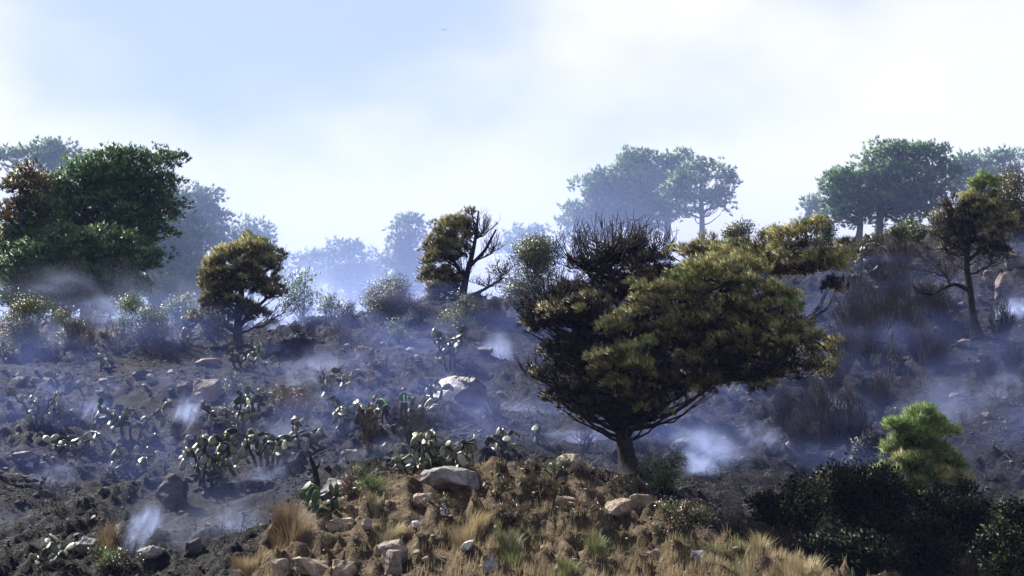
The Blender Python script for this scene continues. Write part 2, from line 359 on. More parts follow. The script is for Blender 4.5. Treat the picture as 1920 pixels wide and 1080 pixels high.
# ------------------------------------------------------------ trees
def lobe_clumps(rng, lobe, Y, k, clump):
    """clump centres spread over the shell of a crown mass, evenly but not regularly"""
    u, v, dY, rx, ry, tone, dens = lobe
    c = unproj(u, v, Y + dY); s = mpp(Y + dY); rx, ry = max(rx*s - clump*.6, .25), max(ry*s - clump*.55, .2); rz = 0.5*(rx+ry)
    n = 420; d = normv(rng.normal(0, 1, (n, 3))); d[:, 2] = np.where(d[:, 2] < -.45, -d[:, 2], d[:, 2])
    r = rng.uniform(.72, 1.12, (n, 1)); r[::5] *= .55
    P = c + d*r*np.array([rx, rz, ry]); md = clump*(1.0 if clump < .7 else .8)/math.sqrt(max(dens, .1)); keep = []
    for q in range(n):
        if not keep or np.min(np.sum((P[keep] - P[q])**2, 1)) > md*md: keep.append(q)
    return c, P[keep], d[keep]
def make_tree(name, label, base, trunk, lobes, mats, seed, k=7, clump=.42, tufts=13, per=7, nl=.30, nw=.03, spread=.55,
              wind=(-.25,0,.5), bare=(), tw=.03, group=None, cat='tree', limb_r=.10, Yt=None, fork=0.35, stems=(), pale=0):
    """base: ground point; trunk: photo outline points (u,v,dY,width_px) from the base up; lobes (u,v,dY,rx,ry,tone,density)."""
    rng = np.random.default_rng(seed); Y = base[1] if Yt is None else Yt
    root = thing(name, label, cat, base, group)
    wood = Tubes()
    TP = np.array([unproj(u, v, Y + d) for u, v, d, w in trunk]); TR = np.array([w*.5*mpp(Y) for *_, w in trunk])
    TP[0] = base - np.array([0, 0, .25])
    def smooth(P, r, n=5):
        tt = np.linspace(0, len(P)-1, (len(P)-1)*n+1); Q = np.stack([np.interp(tt, range(len(P)), P[:, a]) for a in range(3)], 1)
        for _ in range(3): Q[1:-1] = (Q[:-2] + Q[1:-1]*2 + Q[2:])/4
        return Q, np.interp(tt, range(len(P)), r)
    TP, TR = smooth(TP, TR)
    r2 = TR.copy(); r2[:3] *= [1.45, 1.2, 1.08]
    wood.add(TP, r2, 10)
    allP = [TP]; allR = [TR]
    for st in stems:
        P = np.array([unproj(u, v, Y + d) for u, v, d, w in st]); r = np.array([w*.5*mpp(Y) for *_, w in st])
        P, r = smooth(P, r); wood.add(P, r, 7); allP.append(P); allR.append(r)
    AP = np.concatenate(allP); AR = np.concatenate(allR)
    def limb(c, r0, n=7):
        hd = np.linalg.norm((AP - c)[:, :2], axis=1); want = c[2] - fork*hd - .3
        cost = np.abs(AP[:, 2] - want) + .6*hd
        cost[:max(1, int(len(TP)*.25))] += 3
        j = int(np.argmin(cost)); a = AP[j]
        h = c - a; ctl = a + np.array([h[0]*.6, h[1]*.6, h[2]*.25])
        P = wiggle(bez(a, ctl, c, n), rng, .06*np.linalg.norm(h)/3)
        r0 = min(r0, AR[j]*.8)
        wood.add(P, np.linspace(r0, r0*.35, n), 5); return P
    Vs, Fs, Ts, Ns, nv = [], [], [], [], 0
    if clump < .7:      # near crowns: break each mass into ragged smaller ones
        L2 = []
        for (u, v, dd, rx, ry, tn, dn) in lobes:
            L2.append((u, v, dd, rx*.8, ry*.8, tn, dn))
            for q in range(3):
                a_ = rng.uniform(0, 6.28); L2.append((u + math.cos(a_)*rx*.62, v + math.sin(a_)*ry*.62, dd + rng.normal(0, .5), rx*rng.uniform(.3, .5), ry*rng.uniform(.35, .6), tn + rng.normal(0, .07), dn*.8))
        lobes = L2
    for lo in lobes:
        c, P, d = lobe_clumps(rng, lo, Y, k, clump)
        LP = limb(c - np.array([0, 0, .15*lo[4]*mpp(Y)]), limb_r if lo[3] > 45 else limb_r*.5)
        for q in range(len(P)):
            if q % 2 == 0:
                a = LP[rng.integers(len(LP)//2, len(LP))]; h = P[q] - a
                wood.add(wiggle(bez(a, a + h*np.array([.55,.55,.3]), P[q], 4), rng, .03), np.linspace(tw*.9, tw*.35, 4), 3)
        nt_ = tufts; cs = rng.uniform(.65, 1.25, (len(P), 1))
        cen = np.repeat(P, nt_, 0); od = normv(rng.normal(0, 1, cen.shape)); od[:, 2] = np.where(od[:, 2] < -.25, -od[:, 2], od[:, 2])
        off = od*rng.uniform(.45, 1, (len(cen), 1))*clump*np.repeat(cs, nt_, 0); off[:, 2] *= .8
        D = od*.8 + np.repeat(d, nt_, 0)*.25 + np.array(wind)
        v, f = needles(rng, cen + off, D, per, nl, nw, spread)
        O = np.repeat(normv(od + np.repeat(d, nt_, 0)*.12 + np.array([0, 0, .05])), per*3, 0); f, nr = face_out(v, f, O); Ns.append(nr)
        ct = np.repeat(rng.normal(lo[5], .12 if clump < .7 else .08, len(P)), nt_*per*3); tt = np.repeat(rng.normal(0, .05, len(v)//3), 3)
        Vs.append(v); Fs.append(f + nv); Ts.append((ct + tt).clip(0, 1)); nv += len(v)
    if Vs:
        cm = mesh('crown', np.concatenate(Vs) - base, np.concatenate(Fs), np.concatenate(Ts), mats[1], nrm=np.concatenate(Ns))
        link('crown', cm, root)
    if bare:
        tws = Tubes()
        for (u, v, dY, rx, ry, n, up) in bare:
            c = unproj(u, v, Y + dY); s = mpp(Y + dY); e = np.array([rx*s, .5*(rx+ry)*s, ry*s])
            LP = limb(c - np.array([0, 0, .3*ry*s]), limb_r*.7)
            for q in range(n):
                a = LP[rng.integers(2, len(LP))]
                d = normv(rng.normal(0, 1, 3)); d[2] = abs(d[2])*.8 - .1
                b = c + d*e*rng.uniform(.7, 1.05)
                h = b - a; ln = np.linalg.norm(h)
                ctl = a + np.array([h[0]*.75, h[1]*.75, h[2]*(.5 - up)])
                P = wiggle(bez(a, ctl, b, 7), rng, .02*ln)
                tws.add(P, np.linspace(tw, tw*.4, 7), 3)
                for w in range(5):
                    p0 = P[rng.integers(2, 7)]; dd = normv(b - p0 + 1e-3)*.4 + rng.normal(0, .35, 3) + np.array([0, 0, .5])
                    p2 = p0 + normv(dd)*rng.uniform(.3, .8)*min(1.2, .35*ln + .2)
                    tws.add(bez(p0, (p0+p2)/2 + rng.normal(0, .05, 3), p2, 4), np.linspace(tw*.6, tw*.3, 4), 3)
        link('bare_twigs', tws.mesh('bare_twigs', mats[2] if len(mats) > 2 else M_char, True, base), root)
    link('trunk', wood.mesh('trunk', mats[0], True, base), root)
    return root

NEAR = (M_bark, M_needle, M_char)
b = ground(1182, 884)
YM = b[1]
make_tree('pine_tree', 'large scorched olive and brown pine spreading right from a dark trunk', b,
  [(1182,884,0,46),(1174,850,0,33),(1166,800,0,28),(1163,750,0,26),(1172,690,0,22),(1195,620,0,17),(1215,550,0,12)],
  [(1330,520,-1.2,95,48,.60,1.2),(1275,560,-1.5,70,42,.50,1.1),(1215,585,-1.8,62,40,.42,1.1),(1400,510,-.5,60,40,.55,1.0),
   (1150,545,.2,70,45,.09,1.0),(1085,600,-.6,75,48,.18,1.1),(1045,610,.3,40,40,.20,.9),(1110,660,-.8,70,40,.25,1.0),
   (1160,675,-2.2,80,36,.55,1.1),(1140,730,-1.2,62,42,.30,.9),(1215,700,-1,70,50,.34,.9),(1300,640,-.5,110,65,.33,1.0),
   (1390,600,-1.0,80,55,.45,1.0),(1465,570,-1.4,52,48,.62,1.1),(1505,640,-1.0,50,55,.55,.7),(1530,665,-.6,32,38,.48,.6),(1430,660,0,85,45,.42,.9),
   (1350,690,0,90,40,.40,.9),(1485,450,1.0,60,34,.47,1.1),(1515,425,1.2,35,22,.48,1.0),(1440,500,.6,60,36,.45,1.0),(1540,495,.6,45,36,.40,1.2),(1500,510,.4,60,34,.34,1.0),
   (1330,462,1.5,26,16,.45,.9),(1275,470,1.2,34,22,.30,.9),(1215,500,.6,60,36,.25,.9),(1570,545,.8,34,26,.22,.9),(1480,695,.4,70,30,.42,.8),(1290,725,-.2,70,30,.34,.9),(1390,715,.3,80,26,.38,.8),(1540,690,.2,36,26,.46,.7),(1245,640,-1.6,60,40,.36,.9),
   (1180,625,-1.2,55,30,.32,1.0),(1050,745,-.4,50,30,.26,1.0),(1575,505,.6,38,28,.5,1.0),(1590,470,.9,22,18,.5,.9),(985,610,0,22,24,.16,.7),(1030,705,-.6,40,26,.24,.9),(1160,730,-1.8,56,26,.42,1.0),(1040,585,-1.2,34,16,.46,.9),(1150,612,-1.9,46,22,.54,1.0),(1230,545,-1.9,46,22,.56,1.0),(1195,655,-2.4,46,20,.58,1.0),(1080,560,.8,50,40,.06,1.2),(1120,620,.6,54,34,.08,.8),(1140,690,.4,60,40,.1,1.2),(1200,745,-.8,60,38,.30,1.1),(1085,735,-.6,60,40,.22,1.1),(1180,765,-1.2,64,34,.28,1.1),(1090,770,-.2,46,30,.2,1.0),(1220,775,-.2,44,26,.24,.9),(1040,680,-.2,36,28,.14,.6),(1250,735,-.4,60,34,.28,.8),(1330,725,-.2,70,24,.3,.4),(1130,770,-.6,60,34,.24,1.1),(1280,700,-1.2,70,36,.30,.8),(1060,650,-.4,55,36,.18,.8),(1330,480,.6,70,30,.5,1.0),(1390,475,.9,50,28,.42,1.0),(1560,660,-.4,30,40,.5,.6),(1470,620,-1.6,55,40,.5,.9),(1380,640,-1.6,80,36,.42,.9),(1290,600,-2.0,60,34,.48,1.0),(1110,580,-1.4,60,34,.3,1.0),(1030,585,.2,40,34,.16,.8),(1200,530,-.8,60,34,.3,.9),(1120,510,.8,60,42,.07,.8),(1180,480,1.0,60,40,.08,.8),(1060,560,.6,45,40,.08,.8),(1240,530,.3,50,34,.18,.9),(1100,700,.4,55,40,.16,.7),(1010,600,.2,28,30,.12,.6),(1340,575,-1.7,70,35,.42,1.0),(1420,545,-1.8,45,30,.56,1.0)],  # small paler lobes on the left paint sunlit tips into the needle tone
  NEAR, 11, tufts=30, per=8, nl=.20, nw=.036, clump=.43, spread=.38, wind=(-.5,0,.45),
  bare=[(1150,450,.3,95,58,80,.25),(1095,475,.2,75,66,60,.3),(1225,455,.8,55,50,40,.2),(1040,545,0,66,74,64,.3),(990,580,-.4,34,52,34,.4),
        (1010,690,-.6,60,42,26,.35),(1070,715,-1,64,62,20,.2),(1380,455,1.4,30,24,20,.1),(1400,700,-.6,120,40,60,0),(1110,765,0,54,44,26,.1),(1230,760,.4,64,34,22,.1),(1500,700,-.4,70,30,26,0)],
  tw=.028, limb_r=.14,
  stems=[[(1172,740,0,15),(1230,690,-.4,12),(1310,660,-.6,9),(1400,640,-.8,6),(1480,620,-.8,4)],[(1195,640,0,13),(1270,590,0,10),(1370,540,.5,7),(1470,480,.9,4)],
         [(1166,700,0,12),(1110,640,0,9),(1060,590,-.2,6),(1015,560,-.3,4)],[(1185,660,0,10),(1160,580,.2,7),(1130,500,.3,4)]])
b = ground(447, 645)
make_tree('pine_tree', 'rounded olive brown pine beside pale smoke with low sweeping left bough', b,
  [(447,645,0,19),(445,610,0,15),(450,570,0,12),(455,530,0,9),(462,480,0,5)],
  [(470,470,-.4,50,28,.62,1.2),(430,485,-.6,42,30,.52,1.1),(400,510,-.4,32,34,.45,1.1),(500,480,0,32,32,.50,.9),(455,520,-.8,60,38,.36,1.0),
   (410,550,-.6,42,34,.36,1.0),(440,580,-.5,52,30,.36,.9),(500,540,0,36,30,.33,.8),(515,555,-.3,28,18,.33,1.1),(380,600,-.6,32,17,.27,1.3),(405,615,-.2,34,16,.25,1.0),(525,500,.3,18,40,.36,.5),(470,450,0,26,14,.66,1.1),(360,596,-.4,13,12,.28,1.1),(425,600,-.2,40,22,.3,1.0),(475,590,.2,40,22,.3,1.0),(400,575,-.3,36,26,.32,1.0),(480,500,-.7,50,34,.44,1.0),(395,535,-.5,30,30,.42,1.0)],
  NEAR, 21, tufts=26, per=8, nl=.19, nw=.036, clump=.38, spread=.4, bare=[(410,640,-.2,45,22,26,.2),(535,580,.2,30,18,12,.1),(520,485,.3,22,30,12,.1)], tw=.026, limb_r=.10,
  stems=[[(447,628,0,10),(425,610,-.2,8),(400,605,-.3,5)],[(447,615,0,10),(470,585,.2,8),(500,560,.2,5)]])
b = ground(868, 590)
make_tree('pine_tree', 'half burnt pine on the crest, foliage left and bare black twigs right', b,
  [(868,590,0,19),(868,550,0,15),(875,515,0,12),(885,480,0,9),(893,440,0,6),(897,395,0,3)],
  [(855,420,-.2,30,24,.50,1.2),(875,402,0,16,16,.44,1.1),(832,435,-.3,26,24,.58,1.2),(815,460,-.3,24,28,.45,1.1),(835,480,-.4,32,32,.36,1.0),(805,500,-.2,22,26,.42,1.1),(800,525,-.2,18,22,.40,1.1),
   (830,520,-.5,32,28,.30,1.0),(825,548,-.4,34,22,.33,1.0),(850,560,-.2,22,16,.28,.8),(880,440,.2,16,24,.34,.7),(860,470,.3,24,30,.28,.8),(815,485,-.4,26,30,.42,1.1),(845,535,.1,34,30,.26,1.0),(815,560,-.2,26,18,.3,1.0),(840,455,-.4,30,28,.5,1.1),(865,435,-.2,24,26,.46,1.0)],
  NEAR, 31, tufts=26, per=8, nl=.19, nw=.036, clump=.36, spread=.4,
  bare=[(905,425,.1,34,44,46,.1),(925,460,0,26,40,26,.1),(915,530,0,40,22,22,.05),(940,505,-.2,30,26,22,.05),(870,500,-.3,24,40,22,.1),(895,560,0,40,16,14,.0)], tw=.024, limb_r=.09,
  stems=[[(873,525,0,9),(850,490,-.1,7),(835,450,-.2,4)],[(868,560,0,8),(905,545,0,6),(945,520,-.1,3)],[(880,500,0,8),(910,470,0,6),(930,430,0,3)]])
b = ground(1832, 628)
make_tree('pine_tree', 'thin burnt pine near the right edge with a green tip', b,
  [(1832,628,0,22),(1822,585,0,15),(1818,540,0,13),(1812,500,0,11),(1815,450,0,9),(1830,400,0,6),(1842,350,0,3)],
  [(1845,345,0,38,24,.90,1.2),(1815,410,.3,40,30,.35,.9),(1880,430,.3,40,34,.38,.9),(1840,395,.2,50,30,.45,1.0),(1775,420,.2,30,26,.16,.7),(1790,470,.2,40,26,.14,.6),(1865,470,.4,40,24,.25,.7),(1825,375,-.2,34,20,.68,1.0),(1860,375,.2,28,24,.55,1.0),(1800,400,-.2,30,22,.25,.7),(1850,420,0,36,30,.42,.8),(1870,395,.4,24,26,.45,.9),(1800,440,0,34,20,.24,.35),(1845,460,.2,36,22,.30,.5),(1785,385,0,20,16,.12,.8)],
  NEAR, 41, tufts=26, per=8, nl=.19, nw=.036, clump=.36, spread=.4,
  bare=[(1780,440,0,42,40,34,.0),(1770,500,-.2,50,36,34,.0),(1745,545,-.3,50,30,24,.0),(1860,480,.2,50,30,26,.0),(1830,430,0,40,50,24,0)], tw=.024, limb_r=.09,
  stems=[[(1818,545,0,9),(1790,530,-.2,7),(1755,548,-.4,4)],[(1814,490,0,8),(1850,458,.2,6),(1890,450,.3,4)],[(1815,460,0,8),(1785,420,-.2,6),(1770,380,-.3,3)]])
b = ground(1722, 985)
make_tree('pine_tree', 'young bright green pine rising out of dark bushes at lower right', b,
  [(1722,985,0,16),(1722,930,0,12),(1722,870,0,9),(1725,790,0,4)],
  [(1722,779,0,29,21,1.0,1.2),(1748,795,.2,24,18,.95,1.1),(1696,803,-.3,32,21,.98,1.2),(1771,811,.1,20,16,.85,1.0),(1725,822,-.2,51,27,.92,1.1),(1685,843,.3,35,24,.8,1.0),(1759,849,-.2,35,27,.82,1.0),
   (1713,870,-.5,48,27,.72,1.0),(1788,870,.2,21,16,.72,.9),(1667,887,.1,37,21,.66,.9),(1748,897,-.3,45,27,.66,.9),(1800,897,.3,18,16,.62,.8),(1696,924,0,48,27,.6,.9),(1765,935,.2,45,29,.58,.8)],
  NEAR, 51, tufts=24, per=8, nl=.30, nw=.028, clump=.30, spread=.65, tw=.02, limb_r=.06, wind=(.1,0,.7))

# pines on and beyond the crest
FARM = (M_farbark, M_farneedle)
def far_tree(label, bu, Y, vtop, lobes, seed, tone=.55, name='umbrella_pine', group='pines beyond the crest', twd=16, dens=1.0):
    p0 = unproj(bu, 560, Y); base = np.array([p0[0], Y, gz(p0[0], Y)])
    vb = 540
    # trunk to the crown in photo pixels at this distance
    c, s = math.cos(PITCH), math.sin(PITCH)
    zz = base[2]/Y; dy = (zz*c - s)/(c + zz*s); vb = 540 - dy*F
    tr = [(bu, vb, 0, twd), (bu+2, vb*.6+vtop*.4, 0, twd*.8), (bu-1, vb*.25+vtop*.75, 0, twd*.6), (bu, vtop, 0, twd*.3)]
    lb = [(u, v, d, rx*1.1, ry*1.3, tn if tn is not None else tone, dn*dens*1.15) for u, v, d, rx, ry, tn, dn in lobes]
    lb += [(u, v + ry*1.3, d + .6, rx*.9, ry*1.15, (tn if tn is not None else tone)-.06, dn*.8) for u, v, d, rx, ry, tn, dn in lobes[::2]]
    sc = Y/150
    return make_tree(name, label, base, tr, lb, FARM, seed, clump=1.05*sc, tufts=29, per=6, nl=.30*sc, nw=.12*sc, spread=.5,
                     wind=(0,0,.12), tw=.05, limb_r=.13, group=group, fork=.5)
def auto(lobes, seed, n=3, sub=.5):
    """break each crown mass into smaller uneven rounded masses"""
    rng = np.random.default_rng(seed); o = []
    for (u, v, d, rx, ry, tn, dn) in lobes:
        o.append((u, v+ry*.15, d, rx*.8, ry*.75, tn, dn))
        for q in range(n):
            a = rng.uniform(-.3, math.pi+.3); rr = rng.uniform(.5, .85)
            o.append((u + math.cos(a)*rx*rr, v - math.sin(a)*ry*rr*.8, d + rng.uniform(-1.5, .8), rx*sub*rng.uniform(.7, 1.2), ry*sub*rng.uniform(.7, 1.1), None if tn is None else tn + rng.normal(0, .06), dn))
    return o
far_tree('tallest dark green pine of the left grove, crown leaning right', 160, 148, 300, auto([(215,320,0,75,42,.5,1),(290,305,0,55,32,.5,1),(250,360,.5,85,38,.42,1),(160,330,-.5,55,40,.45,1),(180,400,0,80,40,.38,.8),(290,400,1,70,35,.36,.9),(110,350,-.6,50,36,.42,1),(230,440,.6,90,40,.36,.8)], 1), 101)
far_tree('orange brown scorched pine at the left edge', 40, 145, 340, auto([(45,350,0,55,38,.12,1),(25,400,0,50,42,.12,1),(80,400,0,45,38,.3,1),(40,450,.5,60,40,.36,1),(20,480,.5,50,36,.36,1)], 2), 102)
far_tree('pale green pine crown behind the brown one at upper left', 75, 172, 290, auto([(85,292,0,60,22,.62,1),(30,295,0,45,20,.62,1),(120,310,0,50,28,.55,1)], 3), 103)
far_tree('dark pine with low limbs under the left grove crowns', 105, 143, 430, auto([(100,480,0,80,46,.38,1),(185,470,0,70,46,.38,1),(30,510,0,60,40,.38,1),(250,490,0,60,40,.4,1),(150,530,0,80,34,.36,1)], 4), 104)
far_tree('hazy round pine on the right flank of the left grove', 375, 174, 370, auto([(370,390,0,58,34,.5,1),(405,410,0,38,30,.5,1),(340,440,0,70,40,.45,.9),(400,460,0,50,34,.45,.8)], 5), 105)
far_tree('mid grove pine with smoke round its trunk left of the rounded pine', 285, 164, 430, auto([(290,460,0,70,44,.42,.9),(240,500,0,60,40,.4,.8),(340,510,0,60,36,.42,.8)], 6), 106)
far_tree('small faint pine crown above the rounded pine', 470, 185, 430, auto([(470,437,0,36,18,.5,1),(440,455,0,40,24,.5,1),(490,470,0,40,30,.5,.9)], 7), 107, twd=12)
far_tree('low dark pine mass behind the smoky hedge at far left', 25, 156, 500, auto([(20,520,0,60,40,.4,1),(80,540,0,60,36,.36,1),(50,570,0,70,30,.36,.9)], 40), 140)
far_tree('low dark pine mass behind the orange topped bush', 165, 155, 500, auto([(170,525,0,65,40,.38,1),(230,545,0,60,34,.38,1),(130,560,0,60,30,.36,.9)], 41), 141)
far_tree('dark pine filling the middle of the left grove', 110, 154, 350, auto([(110,370,0,60,40,.42,1),(70,440,0,70,44,.38,1),(150,440,0,70,44,.38,1),(210,450,0,60,40,.38,1),(110,500,0,90,40,.36,1)], 43), 143)
far_tree('dark pine filling the right of the left grove', 300, 166, 390, auto([(300,380,0,50,32,.45,1),(270,430,0,60,40,.4,1),(340,430,0,60,40,.4,1),(300,490,0,90,40,.36,1)], 44), 144)
far_tree('low pine mass between left grove and rounded pine', 330, 162, 500, auto([(320,540,0,60,36,.4,1),(385,530,0,45,34,.42,1)], 42), 142)
for j, (u, v, rx, ry, Y, lb) in enumerate([(580,492,50,26,230,'faint blue pine in smoke right of the rounded pine'),(655,478,42,34,225,'faint blue pine left of the tall misty one'),(768,440,40,42,190,'tall misty pine left of the half burnt pine'),(720,500,44,34,235,'low faint pine behind the misty tall one'),(990,444,42,26,215,'faint round pine crown between half burnt pine and large pine')]):
    far_tree(lb, u, Y, v, auto([(u,v,0,rx,ry,.5,1),(u-rx*.3,v+ry*1.1,0,rx*1.1,ry,.5,.9),(u+rx*.4,v+ry*1.4,0,rx,ry,.48,.9)], 20+j), 120+j, twd=12)
far_tree('broad umbrella pine filling the left of the central ridge crown', 1200, 178, 330, auto([(1150,345,0,52,36,.6,1),(1120,380,0,40,36,.55,1),(1190,370,0,60,34,.55,1),(1165,405,0,70,30,.5,1),(1120,350,0,46,30,.58,1),(1220,400,.4,60,34,.5,1),(1110,415,.4,50,30,.48,1)], 8), 108)
far_tree('umbrella pine with the highest dome of the central ridge', 1250, 184, 300, auto([(1225,300,0,52,22,.62,1),(1265,305,0,30,24,.58,1),(1185,315,0,40,22,.6,1),(1235,345,0,65,30,.55,1),(1280,335,.3,44,30,.56,1),(1200,350,.3,60,34,.54,1),(1260,375,.4,56,30,.5,1)], 9), 109)
far_tree('umbrella pine with a slim bare trunk right of the central dome', 1315, 175, 320, auto([(1330,322,0,45,18,.62,1),(1275,345,-.5,48,26,.6,1),(1355,345,0,24,28,.5,.9),(1300,378,0,60,22,.5,.7),(1350,378,0,22,20,.48,.7)], 10, 3, .45), 110, twd=13)
far_tree('low bushy pine at the left foot of the central ridge crown', 1078, 188, 390, auto([(1080,398,0,26,24,.5,1),(1105,420,0,34,28,.5,1),(1065,425,0,20,22,.5,.9)], 11), 111, twd=10)
far_tree('great umbrella pine dome on the right ridge', 1650, 162, 290, auto([(1690,290,0,70,26,.6,1),(1735,295,0,46,26,.55,1),(1640,310,0,50,26,.58,1),(1700,335,0,85,32,.48,1),(1660,365,0,75,26,.45,.8),(1735,370,.5,50,30,.42,1),(1690,390,.6,80,26,.42,1),(1780,330,.4,30,26,.48,1)], 12), 112)
far_tree('umbrella pine drooping on the left side of the right ridge', 1613, 160, 330, auto([(1590,335,0,42,26,.58,1),(1570,360,0,30,28,.52,1),(1612,375,0,48,24,.5,.9),(1600,400,0,44,24,.48,1),(1560,385,0,30,26,.48,1),(1580,350,.2,44,28,.55,1)], 13), 113, twd=13)
far_tree('spreading pine top behind the burnt tree at upper right', 1850, 170, 300, auto([(1830,310,0,42,18,.55,1),(1890,300,0,46,22,.6,1),(1850,335,0,70,26,.5,1),(1780,350,0,40,28,.45,.9)], 14), 114)
far_tree('small dark pine left of the drooping umbrella pine', 1532, 172, 385, auto([(1530,395,0,24,20,.5,1),(1540,420,0,26,22,.48,.9)], 15), 115, twd=9)

# ------------------------------------------------------------ shrubs
def leafy(label, u, v, w, h, tone, seed, mat=None, ll=.11, lw=.055, dens=1.0, name='leafy_shrub', group=None, stem=None, Y=None, tvar=.12, blobs=9):
    rng = np.random.default_rng(seed)
    b = ground(u, v) if Y is None else None
    if b is None:
        p0 = unproj(u, v, Y); b = np.array([p0[0], Y, gz(p0[0], Y)])
    s = mpp(b[1]); W_, H_ = w*s, h*s
    top = unproj(u, v-h, b[1])[2] - b[2]; H_ = max(H_*.6, top)
    root = thing(name, label, 'shrub', b, group)
    st = Tubes(); P = []
    for q in range(int(blobs*1.7)):
        a = rng.uniform(0, 2*math.pi); r = math.sqrt(rng.uniform(0, 1))
        zz = H_*rng.uniform(.12, .86)
        k = math.sqrt(max(.05, 1 - ((zz/H_ - .45)/.62)**2))*rng.uniform(.7, 1.25)
        c = np.array([math.cos(a)*r*W_*.42*k, math.sin(a)*r*W_*.35*k, zz])
        rad = min(W_, H_)*rng.uniform(.16, .30)
        n = int(dens*rad*rad*1500*(.11*.055)/(ll*lw))
        d = normv(rng.normal(0, 1, (n, 3))); pp = c + d*rng.uniform(.35, 1.1, (n, 1))*rad*np.array([1.15, 1, .95])
        P.append((pp, d))
        base = rng.normal(0, .06*W_, 3)*np.array([1, 1, 0])
        st.add(wiggle(bez(base - [0,0,.1], np.array([c[0]*.4, c[1]*.4, c[2]*.5]), c, 6), rng, .03), np.linspace(.035, .012, 6), 3)
        for e in range(6):
            q2 = pp[rng.integers(len(pp))]
            st.add(wiggle(bez(c*.75, (c*.7 + q2*.3), q2, 4), rng, .02), np.linspace(.014, .007, 4), 3)
    pp = np.concatenate([p for p, d in P]); d = np.concatenate([d for p, d in P])
    far_ = rng.uniform(0, 1, len(pp)) < .16; pp = pp + d*(far_*rng.uniform(.1, .45, len(pp))*min(W_, H_)*.32)[:, None]*np.array([1, 1, 1.2])
    keep = pp[:, 2] > .03
    pp, d = pp[keep], d[keep]
    V, Fq = leaves(rng, pp, d*.6 + rng.normal(0, .5, d.shape) + np.array([0, 0, .4]), ll, lw)
    bt = np.concatenate([np.full(len(p), rng.normal(0, tvar*1.2)) for p, d_ in P])[keep]
    tn = np.repeat((tone + bt + rng.normal(0, tvar, len(pp))).clip(0, 1), 4)
    O = np.repeat(normv(d + np.array([0, 0, .2])), 4, 0); Fq, nr = face_out(V, Fq, O)
    link('foliage', mesh('foliage', V, Fq, tn, mat or M_leaf, nrm=nr), root)
    link('stems', st.mesh('stems', stem or M_twig), root)
    return root
def burnt_shrub(label, u, v, w, h, seed, n=14, name='burnt_shrub', group=None, mat=None, r0=.022, lean=0.0, Y=None):
    rng = np.random.default_rng(seed); b = ground(u, v) if Y is None else np.array([*unproj(u, v, Y)[:2], gz(*unproj(u, v, Y)[:2])])
    s = mpp(b[1]); W_, H_ = w*s, h*s*1.05
    root = thing(name, label, 'shrub', b, group)
    st = Tubes()
    for q in range(n):
        a = rng.uniform(0, 2*math.pi); r = math.sqrt(rng.uniform(.02, 1))
        tip = np.array([math.cos(a)*r*W_*.5 + lean*H_, math.sin(a)*r*W_*.4, H_*(1 - .45*r*r)*rng.uniform(.65, 1.05)])
        p0 = np.array([math.cos(a)*.05*W_, math.sin(a)*.05*W_, -.1])
        P = wiggle(bez(p0, np.array([tip[0]*rng.uniform(.3, .9), tip[1]*.55, tip[2]*rng.uniform(.25, .6)]), tip, 8), rng, .05)
        st.add(P, np.linspace(r0, r0*.33, 8), 3)
        for e in range(6):
            j = rng.integers(2, 7); d = normv(normv(P[j+1 if j < 7 else 7] - P[j-1]) + rng.normal(0, .5, 3) + [0, 0, .2])
            ln = H_*rng.uniform(.12, .34); q2 = P[j] + d*ln
            Q = wiggle(bez(P[j], P[j] + d*ln*.5 + rng.normal(0, .04, 3), q2 + [0, 0, ln*.2], 4), rng, .012)
            st.add(Q, np.linspace(r0*.55, r0*.26, 4), 3)
            if e % 2 == 0:
                d2 = normv(d + rng.normal(0, .6, 3)); st.add(np.array([Q[2], Q[2] + d2*ln*.25, Q[2] + d2*ln*.5 + [0, 0, .05]]), np.linspace(r0*.35, r0*.24, 3), 3)
    link('twigs', st.mesh('twigs', mat or M_twig), root)
    return root

